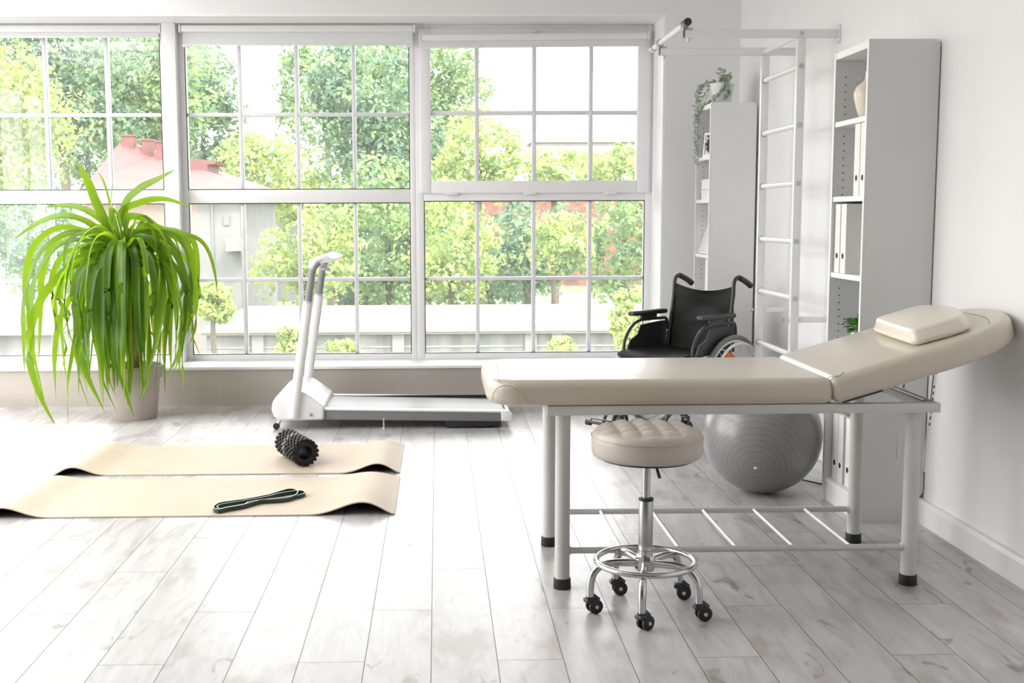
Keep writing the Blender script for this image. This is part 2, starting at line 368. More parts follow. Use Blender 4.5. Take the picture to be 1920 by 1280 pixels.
# bright painted reveal: head and right cheek
w = MB(); w.box(-4.6, 1.547, WY+.001, 8.36, 2.628, 2.64); w.box(1.535, 1.5475, WY+.001, 8.36, .27, 2.628)
struct(w.obj('trim_3', M['reveal'], smooth=0))
bb = MB(); bb.prism([(WX, 0), (WX-.03, 0), (WX-.03, .085), (WX-.02, .10), (WX, .10)], -3, WY)
struct(bb.obj('baseboard_right', M['white_in'], smooth=0))
bb = MB(); bb.box(1.60, WX-.03, WY-.015, WY, 0, .10, .004)
struct(bb.obj('baseboard_far', M['white_in'], smooth=0))

# --- windows ------------------------------------------------------
FY0, FY1 = 8.30, 8.38
def window_bay(idx, x0, x1, gx0, gx1, vs, zt0, zt1, top, h_up, h_lo, sash=False):
    """x0..x1 outer frame, gx glass edges; transom zt0..zt1"""
    e = bpy.data.objects.new('window_%d' % idx, None); COL.objects.link(e); e.location = (0, 0, 0); e['kind'] = 'structure'
    f = MB(); zb, ztop = .27, 2.628
    f.box(x0, gx0, FY0, FY1, zb, ztop, .004); f.box(gx1, x1, FY0, FY1, zb, ztop, .004)
    f.box(gx0, gx1, FY0, FY1, zb, .31, .004); f.box(gx0, gx1, FY0, FY1, zt0, zt1, .004); f.box(gx0, gx1, FY0, FY1, top, ztop, .004)
    f.obj('window_frame', M['pvc'], e)
    m = MB(); w2 = .0135
    for v in vs:
        m.box(v-w2, v+w2, FY0+.016, FY1-.012, .31, zt0, .004)
        if not sash: m.box(v-w2, v+w2, FY0+.016, FY1-.012, zt1, top, .004)
    m.box(gx0, gx1, FY0+.018, FY1-.014, h_lo-.0125, h_lo+.0125, .004)
    if not sash: m.box(gx0, gx1, FY0+.018, FY1-.014, h_up-.0125, h_up+.0125, .004)
    m.obj('muntin_bars', M['muntin'], e)
    gk = MB(); q = .0055
    for (a, b, c, d) in [(gx0, gx1, .31, zt0)]+([] if sash else [(gx0, gx1, zt1, top)]):
        gk.box(a, a+q, FY0+.002, FY0+.010, c, d); gk.box(b-q, b, FY0+.002, FY0+.010, c, d); gk.box(a+q, b-q, FY0+.002, FY0+.010, c, c+q); gk.box(a+q, b-q, FY0+.002, FY0+.010, d-q, d)
    gk.obj('gasket', M['gasket'], e, smooth=0)
    gl = MB(); gl.box(gx0, gx1, 8.338, 8.342, .31, zt0)
    if not sash: gl.box(gx0, gx1, 8.338, 8.342, zt1, top)
    gl.obj('glass_pane', M['glass'], e, smooth=0)
    return e
window_bay(1, -4.55, -1.895, -3.60, -1.93, (-3.175, -2.743, -2.311), 1.392, 1.487, 2.56, 2.012, .846)
window_bay(2, -1.80, -.150, -1.760, -.189, (-1.383, -.984, -.583), 1.392, 1.487, 2.56, 2.012, .846)
w3 = window_bay(3, -.150, 1.535, -.092, 1.487, (.289, .693, 1.096), 1.402, 1.470, 2.60, 0, .846, sash=True)
s = MB(); sx0, sx1 = -.118, 1.512; SB, ST = 1.455, 2.60
s.box(sx0, -.040, FY0-.022, FY1-.01, SB, ST, .006); s.box(1.423, sx1, FY0-.022, FY1-.01, SB, ST, .006)
s.box(-.040, 1.423, FY0-.022, FY1-.01, SB, 1.543, .006); s.box(-.040, 1.423, FY0-.022, FY1-.01, 2.52, ST, .006)
so = s.obj('casement_sash', M['pvc'], w3)
s = MB()
for v in (.286, .693, 1.096): s.box(v-.0145, v+.0145, FY0, FY1-.02, 1.543, 2.52, .004)
s.box(-.04, 1.423, FY0+.002, FY1-.022, 2.006, 2.034, .004); s.obj('muntin_bars', M['muntin'], so)
MB().box(-.04, 1.423, 8.333, 8.337, 1.543, 2.52).obj('glass_pane', M['glass'], so, smooth=0)
for x in (.105, .665, 1.235):
    h = MB(); h.box(x-.045, x+.045, FY0-.032, FY0+.002, 1.444, 1.462, .004)
    h.box(x-.016, x-.014, FY0-.034, FY0, 1.443, 1.463); h.box(x+.014, x+.016, FY0-.034, FY0, 1.443, 1.463)
    h.obj('hinge', M['twhite'], so)
l = MB(); l.box(.655, .735, FY0-.045, FY0-.015, 2.562, 2.592, .006); l.tube([(.70, FY0-.06, 2.578), (.62, FY0-.075, 2.545), (.575, FY0-.08, 2.525)], [.010, .007], 8)
l.obj('window_handle', M['twhite'], so)
# structural posts, and frames of unseen left windows added to brighten the room
p = MB(); p.box(-1.895, -1.80, 8.20, 8.42, .27, 2.628, .006); struct(p.obj('trim_4', M['wall'], smooth=30))
for k, y0 in enumerate((2.3, 5.1)):
    e = bpy.data.objects.new('window_%d' % (4+k), None); COL.objects.link(e); e['kind'] = 'structure'
    f = MB(); y1 = y0+(2.6, 2.5)[k]
    for yy in (y0, y0+(y1-y0)/3, y0+(y1-y0)*2/3, y1-.05): f.box(-4.72, -4.66, yy, yy+.05, .25, 2.75)
    for zz in (.25, 1.4, 2.70): f.box(-4.72, -4.66, y0, y1, zz, zz+.05)
    f.obj('window_frame', M['pvc'], e, smooth=0)

# --- roller blinds -------------------------------------------------
def blind(label, x0, x1, zt, zb, y, tilt=0.):
    e = thing('roller_blind', label, 'roller blind', (x0, y, zt-.024), group=None)
    e.rotation_euler = (0, tilt, 0); L = x1-x0; h = zt-.024-zb
    MB().box(0, L, -.022, .022, -.022, .024, .012, 3).obj('cassette', M['twhite'], e)
    MB().box(.008, L-.008, .012, .014, -h, -.018).obj('blind_fabric', M['blind'], e, smooth=0)
    MB().box(.004, L-.004, .008, .018, -h-.012, -h, .003).obj('bottom_rail', M['twhite'], e)
    for xx in (-.012, L):
        b = MB(); b.box(xx, xx+.012, -.026, .03, -.026, .026, .003); b.obj('bracket', M['twhite'], e)
    for xx in (.03, L-.03):
        MB().box(xx-.028, xx+.028, .0, .02, -h-.022, -h-.010, .004).obj('guide_clip', M['twhite'], e)
    return e
blind('white roller blind at the top of the left window behind the plant', -3.62, -1.915, 2.615, 2.545, 8.235)
blind('white roller blind lowered furthest, above the middle window', -1.765, -.155, 2.615, 2.49, 8.235)
blind('white roller blind hung lower on the tilting sash of the right window', -.105, 1.478, 2.548, 2.466, 8.215, -.009)

# ------------------------------------------------------------------ massage table
bed = thing('massage_table', 'cream padded massage table with raised headrest and white steel frame', 'massage table', (0, 0, 0))
m = MB(); cushion(m, round_rect(.165, 1.352, 3.866, 4.505, .05, 9, [.034, .034, .12, .12]), .652, .7425, .032, .004)
mt = m.obj('flat_cushion', M['leather'], bed, 60)
sm = MB()
sm.tube([(.186, 3.905, .664), (.188, 3.876, .70), (.206, 3.866, .722), (.235, 3.862, .728), (.262, 3.8615, .716), (.285, 3.8615, .688), (.297, 3.862, .662)], .0014, 5, smooth=5)
sm.obj('seam', M['seam'], mt); sm = MB()
sm.tube([(.205, 3.90, .7365), (.215, 4.0, .742), (.217, 4.2, .7435), (.215, 4.4, .742), (.205, 4.46, .738)], .0012, 5, smooth=4)
sm.obj('seam', M['seam'], mt)
TH = math.radians(16.4); HL = .756; hw = .327; YC = 4.188
ol = []
K = 26
right = []
for k in range(K+1):
    x = .012+(HL-.012)*math.sin(PI/2*k/K) if k else .012
    if x <= .36: wv = hw
    else: wv = hw*(max(0, 1-((x-.36)/(HL-.36))**2.5))**(1/2.2)
    right.append((x, wv))
CA = [(.033-.033*math.cos(math.radians(q_)), -hw+.033-.033*math.sin(math.radians(q_))) for q_ in range(0, 91, 15)]
pts = CA+[(x, -wv) for x, wv in right if wv > .004 and x > .05]
ptsu = [(x, wv) for x, wv in right if wv > .004 and x > .05][::-1]+[(x, -y) for x, y in CA[::-1]]
ol = pts+[(HL, 0)]+ptsu
res = []
for i in range(len(ol)):
    a = ol[i]; b = ol[(i+1) % len(ol)]; res.append(a); d = math.dist(a, b); kk = int(d/.08)
    for j in range(1, kk+1): res.append((a[0]+(b[0]-a[0])*j/(kk+1), a[1]+(b[1]-a[1])*j/(kk+1)))
HM = Matrix.Translation((1.358, YC, .650)) @ Matrix.Rotation(-TH, 4, 'Y')
m = MB(); cushion(m, res, 0, .096, .031, .004)
hd = m.obj('head_cushion', M['leather'], bed, 60, mtx=HM)
sm = MB()
def on_head(f, z, inset=0.0):   # f in 0..1 along near edge
    return (f, z)
sm.tube([(.485, -.312, .012), (.50, -.3135, .045), (.535, -.302, .078), (.60, -.25, .0945), (.655, -.12, .0963), (.665, 0, .0963), (.655, .12, .0963), (.60, .25, .0945)], .0013, 5, smooth=5)
sm.obj('seam', M['seam'], hd, mtx=HM); sm = MB()
sm.tube([(.0, -.29, .088), (.012, -.306, .098), (.035, -.312, .094), (.06, -.30, .100)], .0012, 5, smooth=5)
sm.obj('seam', M['seam'], hd, mtx=HM)
m = MB(); m.box(.03, .17, -.312, .312, -.0025, .003); m.box(.17, .52, -.25, .25, -.007, .004, .002); m.obj('headrest_board', M['blackpl'], bed, mtx=HM)
f = MB(); z0, z1 = .619, .652
f.box(.372, 1.727, 3.885, 3.915, z0, z1, .003); f.box(.372, 1.727, 4.47, 4.50, z0, z1, .003)
f.box(.372, .402, 3.915, 4.47, z0, z1, .003); f.box(1.697, 1.727, 3.915, 4.47, z0, z1, .003); f.box(1.33, 1.36, 3.915, 4.47, z0, z1, .003)
f.obj('table_frame', M['bedmetal'], bed)
for (x, y) in ((.430, 3.93), (1.653, 3.93), (.434, 4.458), (1.650, 4.458)):
    lg = MB(); lg.cyl((x, y, .03), (x, y, .619), .0262, 28); lo = lg.obj('leg', M['bedmetal'], bed)
    MB().lathe([(.0305, 0), (.0315, .002), (.0300, .036), (.027, .037)], 28, (x, y, 0)).obj('rubber_foot', M['rubber'], lo)
r = MB(); r.cyl((.43, 3.93, .134), (1.653, 3.93, .134), .0115, 14); r.cyl((.434, 4.458, .134), (1.65, 4.458, .134), .0115, 14); ro = r.obj('lower_rail', M['bedmetal'], bed)
for k in range(5):
    x = .637+.203*k; MB().cyl((x, 3.93, .136), (x, 4.458, .136), .0062, 10).obj('rack_bar', M['ltube'], bed)
for (x, y) in ((.456, 3.93), (1.627, 3.93), (.460, 4.458), (1.624, 4.458)):
    MB().lathe([(.0125, -.004), (.015, -.002), (.015, .002), (.0125, .004)], 14, (x, y, .134), 'x').obj('rail_collar', M['bedmetal'], ro)
# ratchet struts and tilting brace under the headrest
for y, (xa, za), (xb, zb) in ((3.945, (1.728, .745), (1.702, .397)), (4.43, (1.822, .74), (1.802, .345))):
    b = MB(); L3 = math.dist((xa, za), (xb, zb)); b.box(-.0065, .0065, -.003, .003, -L3, 0, .002); b.mi = 1
    for q in range(7): b.box(-.002, .002, -.0035, .0035, -.05-q*.022, -.04-q*.022)
    mt_ = Matrix.Translation((xa, y, za)) @ Matrix.Rotation(math.atan2(xa-xb, za-zb), 4, 'Y')
    so_ = b.obj('support_strut', [M['chrome'], M['dark']], bed, mtx=mt_)
br = MB(); br.tube([(1.56, 3.97, .706), (1.70, 3.965, .648)], .0055, 8); br.tube([(1.56, 4.42, .706), (1.70, 4.425, .648)], .0055, 8); br.cyl((1.56, 3.97, .706), (1.56, 4.42, .706), .006, 10)
br.obj('tilt_brace', M['steel'], bed)
# pillow
PM = HM @ Matrix.Translation((.468, -.018, .0965)) @ Matrix.Rotation(math.radians(-3), 4, 'Z')
pl = thing('pillow', 'small cream leatherette pillow lying on the raised headrest', 'pillow')
pl.matrix_world = PM
out = []
for (x, y) in round_rect(-.122, .135, -.222, .222, .030, 6):
    k_ = abs(y)/.222
    out.append((x*(1-.42*k_**2.4) if x > 0 else x*(1-.03*k_**2), y*(1+.05*(1-min(1, abs(x)/.13)**2))))
m = MB(); cushion(m, out, 0, .058, .017, .012)
for v in m.b.verts:   # chamfered slopes on the short sides
    if v.co.z > .028: v.co.y *= .90; v.co.x *= .93
m.obj('pillow_cover', M['pleather'], pl, 60)
m = MB(); m.tube([(x*1.001, y*1.001, .0185) for x, y in out], .0012, 5, closed=True); m.obj('piping', M['pleather'], pl)

# ------------------------------------------------------------------ stool
ST_ = thing('rolling_stool', 'round beige tufted stool on a chrome five-wheeled base', 'stool', (.676, 3.68, 0))
m = MB(); prof = [(.150, .520), (.168, .521), (.175, .527), (.179, .540), (.180, .575), (.178, .590), (.172, .601)]
nn = 96; rings = []
for rr, zz in prof: rings.append([(rr*math.cos(2*PI*j/nn), rr*math.sin(2*PI*j/nn), zz) for j in range(nn)])
for k in range(1, 27):
    rr = .172*(1-k/27.0); f_ = 1-(rr/.172)**2
    ring = []
    for j in range(nn):
        a = 2*PI*j/nn; x = rr*math.cos(a); y = rr*math.sin(a); s_ = .062
        u_ = abs(math.sin(PI*(x+.039)/s_))*abs(math.sin(PI*(y+.02)/s_))
        edge = min(1, (.172-rr)/.03)
        ring.append((x, y, .601+.026*math.sqrt(max(0, f_))*.9+.016*(u_**.5-.6)*edge))
    rings.append(ring)
m.ring_loft(rings); seat = m.obj('seat', M['stoolseat'], ST_, 75)
m = MB(); m.tube([(.1805*math.cos(2*PI*k/72), .1805*math.sin(2*PI*k/72), .588) for k in range(72)], .0018, 6, closed=True); m.obj('piping', M['stoolseat'], seat)
m = MB(); m.lathe([(.15, .512), (.15, .521)], 40); m.obj('seat_plate', M['blackpl'], seat)
MB().cyl((0, 0, .36), (0, 0, .512), .0132, 24).obj('gas_lift', M['steel'], ST_)
MB().lathe([(.0165, .499), (.0165, .512)], 20).obj('lift_collar', M['blackpl'], ST_)
MB().lathe([(.0225, .225), (.0235, .228), (.0235, .374), (.0225, .377)], 28).obj('column', M['steel'], ST_)
MB().lathe([(.0236, .373), (.0245, .376), (.0245, .381), (.014, .384)], 28).obj('column_ring', M['blackpl'], ST_)
m = MB(); m.lathe([(.024, .190), (.0235, .203), (.0245, .208), (.0235, .213), (.0235, .2245)], 28); m.obj('column_sleeve', M['chrome'], ST_)
m = MB(); m.lathe([(.030, .140), (.034, .150), (.034, .178), (.030, .190)], 10); m.obj('hub', M['chrome'], ST_, 30)
m = MB(); m.tube([(.012, -.014, .508), (.026, -.030, .492), (.036, -.040, .455)], [.0035, .0055], 8); m.obj('lever', M['blackpl'], ST_)
m = MB(); m.tube([(.160*math.cos(2*PI*k/64), .160*math.sin(2*PI*k/64), .170) for k in range(64)], .0095, 12, closed=True); m.obj('foot_ring', M['chrome'], ST_)
for k in range(5):
    a = math.radians(180+72*k+5)
    c_, s_ = math.cos(a), math.sin(a)
    P = lambda rr, zz: (rr*c_, rr*s_, zz)
    m = MB(); m.tube([P(.028, .165), P(.10, .168), P(.145, .160), P(.172, .135), P(.182, .10), P(.184, .055)], .0125, 14, smooth=6)
    lo = m.obj('leg', M['chrome'], ST_)
    m = MB(); tx, ty = -s_, c_; fx_, fy_ = (-.5, -.87) if True else (0, 0)
    cst = bpy.data.objects.new('caster', None); COL.objects.link(cst); cst.parent = ST_
    cst.location = P(.184, 0); cst.rotation_euler = (0, 0, math.radians([200, 215, 190, 170, 185][k]))
    m = MB(); m.cyl((0, 0, .04), (0, 0, .058), .014, 16)
    m.tube([(.006, 0, .050), (-.010, 0, .050), (-.026, 0, .036)], [.012, .009], 10, ry=.017); m.box(-.012, .018, -.016, .016, .038, .052, .004); m.obj('fork', M['blackpl'], cst)
    for sy in (-1, 1):
        w_ = MB(); w_.lathe([(.019, -.006), (.0235, -.0045), (.0245, 0), (.0235, .0045), (.019, .006)], 26, (-.016, sy*.0125, .0247), 'y'); w_.obj('wheel', M['rubber'], cst)
        w_ = MB(); w_.lathe([(.0065, -.002), (.0055, .003)], 14, (-.016, sy*.0200, .0247), 'y'); w_.obj('wheel_cap', M['greypl'], cst)

# ------------------------------------------------------------------ exercise ball
def ball_mat():
    m = mat('pearl_grey_vinyl', (.215, .218, .222), .30, var=.03, spec=.6, coat=.2); t = m.node_tree; n = t.nodes; p = n['Principled BSDF']
    src = p.inputs['Base Color'].links[0].from_socket
    co = n.new('ShaderNodeTexCoord'); s_ = n.new('ShaderNodeSeparateXYZ'); t.links.new(co.outputs['Object'], s_.inputs[0])
    def q(op, a, b=0.):
        k = n.new('ShaderNodeMath'); k.operation = op
        if isinstance(a, float): k.inputs[0].default_value = a
        else: t.links.new(a, k.inputs[0])
        k.inputs[1].default_value = b; return k.outputs[0]
    ang = q('ARCCOSINE', q('DIVIDE', s_.outputs[2], .2755)); fr = q('FRACT', q('DIVIDE', ang, .098)); ln = q('LESS_THAN', fr, .085)
    x = n.new('ShaderNodeMix'); x.data_type = 'RGBA'; t.links.new(ln, x.inputs[0]); t.links.new(src, x.inputs[6]); x.inputs[7].default_value = (.13, .132, .135, 1)
    t.links.new(x.outputs[2], p.inputs['Base Color']); return m
ball = MB(); R_ = .2755; prof = []
NB = 150
for k in range(NB+1):
    a = -PI/2+PI*k/NB; rr = R_*math.cos(a); zz = R_*math.sin(a)
    d = 0
    for q in range(3, 27):
        aa = -PI/2+PI*q/29
        if abs(a-aa) < PI/NB*.6: d = .0
    sc_ = 1-d/R_
    prof.append((max(.0006, rr*sc_), zz*sc_))
ball.lathe(prof, 96)
bo = tag(ball.obj('exercise_ball', M['greypl'], None, 50), 'large grey exercise ball on the floor behind the massage table', 'exercise ball')
M['ball'] = ball_mat(); bo.data.materials[0] = M['ball']
axis = Vector((-.33, -.85, -.40)).normalized()
bo.rotation_euler = axis.to_track_quat('Z', 'Y').to_euler(); bo.location = (1.516, 5.31, R_-.0005)
pg = MB(); pg.lathe([(.0065, R_-.003), (.007, R_), (.004, R_+.003), (.001, R_+.003)], 16); pg.obj('plug', M['potwhite'], bo)

# ------------------------------------------------------------------ wall ladder
ld = thing('wall_ladder', 'white steel wall ladder with overhead pull-up bar', 'wall bars', (1.86, 6.3, 0))
def W(o_pts): return [(x-1.86, y-6.3, z) for x, y, z in o_pts]
for y in (5.98, 6.63):
    m = MB(); m.box(-.022, .022, y-6.3-.018, y-6.3+.018, 0, 2.19, .004); up_ = m.obj('upright', M['ltube'], ld)
    m = MB(); m.box(1.262-1.86, WX-1.86-.006, y-6.3-.0185, y-6.3+.0185, 2.19, 2.232, .004); arm = m.obj('arm', M['ltube'], ld)
    m = MB(); m.box(1.258-1.86, 1.262-1.86, y-6.3-.017, y-6.3+.017, 2.192, 2.230); m.obj('end_cap', M['blackpl'], arm)
    m = MB(); m.box(WX-1.86-.008, WX-1.86, y-6.3-.025, y-6.3+.025, 2.165, 2.255, .003); m.obj('wall_plate', M['ltube'], arm)
    m = MB(); m.box(.02, WX-1.86-.006, y-6.3-.012, y-6.3+.012, .735, .765, .003); st_ = m.obj('wall_strut', M['ltube'], ld)
    m = MB(); m.box(WX-1.86-.008, WX-1.86, y-6.3-.022, y-6.3+.022, .71, .79, .003); m.obj('wall_plate', M['ltube'], st_)
    m = MB(); m.lathe([(.009, -.024), (.009, -.004), (.006, 0)], 12, (-.03, y-6.3, .75), 'x'); m.obj('bolt', M['steel'], st_)
for z in (2.05, 1.753, 1.456, 1.158, .861, .563, .266):
    m = MB(); m.cyl((0, 5.98-6.3, z), (0, 6.63-6.3, z), .0145, 16); rg = m.obj('rung', M['ltube'], ld)
    m = MB(); m.lathe([(.0125, -.003), (.012, 0), (.006, .001)], 14, (0, 5.98-6.3-.019, z), 'y'); m.obj('bolt', M['steel'], rg)
    m = MB(); m.lathe([(.019, -.002), (.019, .002)], 16, (0, 6.63-6.3-.0185, z), 'y'); m.obj('rung_collar', M['steel'], rg)
m = MB(); m.cyl((0, 5.98-6.3, 2.211), (0, 6.63-6.3, 2.211), .0145, 16); m.obj('rung', M['ltube'], ld)
m = MB(); m.cyl((1.262-1.86, 5.91-6.3, 2.258), (1.262-1.86, 6.87-6.3, 2.258), .0155, 18); pb = m.obj('pull_up_bar', M['ltube'], ld)
for y0_, y1_, mm_ in ((5.895, 5.935, 'blackpl'), (6.79, 6.885, 'steel')):
    m = MB(); m.cyl((1.262-1.86, y0_-6.3, 2.258), (1.262-1.86, y1_-6.3, 2.258), .0195, 18); m.obj('grip_end', M[mm_], pb)
for y in (5.98, 6.63):
    m = MB(); m.box(1.250-1.86, 1.30-1.86, y-6.3-.022, y-6.3+.022, 2.228, 2.242, .003)
    m.lathe([(.021, -.02), (.021, .02)], 18, (1.262-1.86, y-6.3, 2.258), 'y')
    m.lathe([(.007, -.082), (.007, -.0685)], 12, (1.285-1.86, y-6.3, 2.256)); m.obj('clamp', M['steel'], pb)
for y in (5.98,):
    m = MB(); m.lathe([(.010, -.004), (.008, 0)], 14, (0, y-6.3-.0185, 2.211), 'y'); m.obj('bolt', M['steel'], ld)

# ------------------------------------------------------------------ bookcases
M['shaded_lam'] = mat('shaded_white_laminate', (.66, .665, .67), .4, var=.015, scale=4)  # white laminate darkened to imitate shade on the tall bookcase
def bookcase(label, x0, x1, y0, y1, boards, ztop, plinth=.085, lam='white'):
    e = thing('bookcase', label, 'bookcase', (x0, (y0+y1)/2, 0)); T = .018; D = x1-x0; hw_ = (y1-y0)/2
    prof = [(0, 0), (D-.05, 0), (D-.05, .075), (D-.006, .115), (D, .13), (D, ztop-.025), (D-.004, ztop-.012), (D-.014, ztop), (0, ztop)]
    for s_ in (-1, 1):
        a, b = (-hw_, -hw_+T) if s_ < 0 else (hw_-T, hw_)
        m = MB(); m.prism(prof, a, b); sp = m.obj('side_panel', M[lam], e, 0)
        m = MB(); m.box(-.0012, .0004, a, b, 0, ztop, 0); m.obj('edge_strip', M['white_in'], sp, 0)
        m = MB()
        yy = b+.0004 if s_ < 0 else a-.0004
        z = .20
        while z < ztop-.1:
            if all(abs(z-q) > .03 for q in boards): 
                for xx in (.045, D-.06): m.lathe([(.0032, -.0005), (.0032, .0005)], 8, (xx, yy, z), 'y')
            z += .032
        m.obj('peg_holes', M['gasket'], sp, 0)
    for z in boards:
        m = MB(); m.box(.004, D-.01, -hw_+T, hw_-T, z-.0, z+.022, .001); m.obj('shelf', M['white_in'], e, 0)
    m = MB(); m.box(.0, D-.008, -hw_+T, hw_-T, ztop-.034, ztop-.004, .001); m.obj('top_board', M['white_in'], e, 0)
    m = MB(); m.box(.012, .028, -hw_+T, hw_-T, 0, plinth, .001); m.obj('plinth', M['white_in'], e, 0)
    m = MB(); m.box(D-.008, D-.004, -hw_+T, hw_-T, plinth, ztop-.034); m.obj('back_panel', M['white'], e, 0)
    m = MB(); m.box(D, D+.003, -hw_, -hw_+.006, .14, ztop-.03); m.obj('back_edge', M['edge_brown'], e, 0)
    return e
bookcase('tall white bookcase with binders against the right wall beside the massage table', 1.758, 2.0495, 4.752, 5.16, (.085, .685, 1.018, 1.352, 1.678), 2.004, lam='shaded_lam')
bookcase('white bookcase in the far corner beside the window, trailing plant on top', 1.716, 2.005, 7.30, 7.70, (.085, .38, .69, 1.02, 1.372, 1.645), 1.995)

# binders
def binder_proto(w_, h_, d_):
    b = thing('binder', '', 'binder', group=None)
    m = MB(); m.box(0, d_, 0, w_, 0, h_, .0012, 1); m.obj('cover', M['card'], b, 0)
    m = MB(); m.box(.02, d_+.0004, .004, w_-.004, h_-.002, h_+.0006); m.obj('paper_block', M['edge_brown'], b, 0)
    m = MB(); m.lathe([(.0125, -.001), (.0125, .0005)], 20, (0, w_/2, .075), 'x')
    m.obj('finger_hole', M['dark'], b, 0); return b
bp_ = binder_proto(.062, .302, .235)
BS = [((1.772, 4.860, 1.3745), 'white binder below the vase shelf, left of the pair, further from the side panel', 0),
      ((1.772, 4.790, 1.3745), 'white binder below the vase shelf, right of the pair, touching the side panel', 0),
      ((1.772, 5.070, 1.0405), 'white binder, further of two on the middle shelf of the tall bookcase', 0),
      ((1.772, 4.995, 1.0405), 'white binder, nearer of two on the middle shelf showing its grey side', 0),
      ((1.790, 5.070, .1075), 'white binder on the bottom shelf, furthest of the three there', .0),
      ((1.790, 5.000, .1075), 'white binder on the bottom shelf, between two others', 0),
      ((1.790, 4.905, .1075), 'white binder on the bottom shelf, nearest of the three and tilted by the table leg', 0),
      ((1.745, 7.440, .7125), 'white binder in the far corner bookcase behind the wheelchair', 0)]
for i, (loc, lab, a) in enumerate(BS):
    b = bp_ if i == 0 else dup(bp_)
    b.location = loc; b['label'] = lab; b['group'] = 'white ring binders' if i < 7 else 'white ring binders'
    b.rotation_euler = (0, 0, 0)

# vase
m = MB(); m.lathe([(.030, 0), (.034, .004), (.047, .04), (.058, .085), (.060, .105), (.052, .130), (.030, .150), (.018, .162), (.014, .178), (.013, .192), (.016, .197), (.012, .196), (.010, .17)], 36, cap1=True)
v_ = thing('vase', 'cream ceramic vase on the upper shelf of the tall bookcase', 'vase', (1.832, 4.945, 1.7005)); m.obj('vase_body', M['vase'], v_, 50)
m = MB(); m.tube([(-.012, .045, .125), (-.03, .062, .15), (-.025, .055, .172), (0, .02, .175)], .0035, 8, smooth=5); m.obj('handle', M['euca'], v_)

# shrub on the lower shelf
def leafy(mb, c, n, R0, ln, wd, seed, up_=.6, droop=.3):
    rd = random.Random(seed)
    for k in range(n):
        a = rd.random()*2*PI; el = rd.uniform(.1, 1.2)
        d = Vector((math.cos(a)*math.cos(el), math.sin(a)*math.cos(el), math.sin(el)*up_)).normalized()
        p0 = Vector(c)+d*R0*rd.uniform(.2, 1); L = ln*rd.uniform(.7, 1.2); wv = wd*rd.uniform(.7, 1.1)
        side = d.cross(Vector((0, 0, 1))); side = side.normalized() if side.length > .01 else Vector((1, 0, 0))
        leaf(mb, [p0, p0+d*L*.35, p0+d*L*.7-Vector((0, 0, droop*L*.25)), p0+d*L-Vector((0, 0, droop*L))], wv, side)
def leaf(mb, pts, wd, side=None, n=6, shape=None, fold=.15, roll=0.):
    pts = catmull([Vector(p) for p in pts], max(2, n//max(1, len(pts)-1)))
    m_ = len(pts); rows = []
    for i, p_ in enumerate(pts):
        t_ = i/(m_-1)
        tan = (pts[min(m_-1, i+1)]-pts[max(0, i-1)]).normalized()
        s_ = side if side is not None else tan.cross(Vector((0, 0, 1)))
        s_ = (s_-tan*s_.dot(tan))
        s_ = s_.normalized() if s_.length > 1e-4 else Vector((1, 0, 0))
        if roll: s_ = (s_*math.cos(roll)+tan.cross(s_)*math.sin(roll)).normalized()
        nn_ = s_.cross(tan)
        wv = wd*(shape(t_) if shape else (math.sin(PI*min(1, max(0, .08+t_*.92)))**.7))*.5
        if nn_.z < 0: nn_ = -nn_
        rows.append([mb.b.verts.new(p_-s_*wv+nn_*wv*fold*2), mb.b.verts.new(p_), mb.b.verts.new(p_+s_*wv+nn_*wv*fold*2)])
    for i in range(m_-1):
        for j in (0, 1):
            f_ = mb.b.faces.new((rows[i][j], rows[i][j+1], rows[i+1][j+1], rows[i+1][j])); f_.material_index = mb.mi
sp = thing('potted_plant', 'small potted plant with glossy green leaves in the tall bookcase', 'potted plant', (1.86, 5.02, .7075))
m = MB(); m.lathe([(.030, 0), (.032, .003), (.040, .07), (.040, .075), (.036, .075), (.034, .06)], 28); m.obj('pot', M['potwhite'], sp)
m = MB(); leafy(m, (0, 0, .085), 34, .05, .07, .035, 5); m.obj('foliage', M['leaf2'], sp, 60, fix=False)

# far bookcase contents
fr_ = thing('picture_frame', 'white picture frame with a black and white print in the far bookcase', 'picture frame', (1.752, 7.465, 1.668), rot=(0, math.radians(5), math.radians(20)))
m = MB(); a_, h_, tt = .085, .155, .012
m.box(0, tt, -a_/1, a_, 0, .016, .002); m.box(0, tt, -a_, a_, h_-.016, h_, .002); m.box(0, tt, -a_, -a_+.016, .016, h_-.016, .002); m.box(0, tt, a_-.016, a_, .016, h_-.016, .002)
m.obj('frame', M['white_in'], fr_)
def print_mat():
    m = bpy.data.materials.new('black_white_print'); m.use_nodes = True; t = m.node_tree; n = t.nodes
    co = n.new('ShaderNodeTexCoord'); nz = n.new('ShaderNodeTexNoise'); nz.inputs['Scale'].default_value = 28
    t.links.new(co.outputs['Object'], nz.inputs['Vector']); r = ramp2(n, (.01, .01, .01), (.6, .6, .6), .5, .56)
    t.links.new(nz.outputs[0], r.inputs[0]); t.links.new(r.outputs[0], n['Principled BSDF'].inputs['Base Color']); return m
MB().box(.004, .008, -a_+.015, a_-.015, .015, h_-.015).obj('print', print_mat(), fr_, 0)
bx0 = None
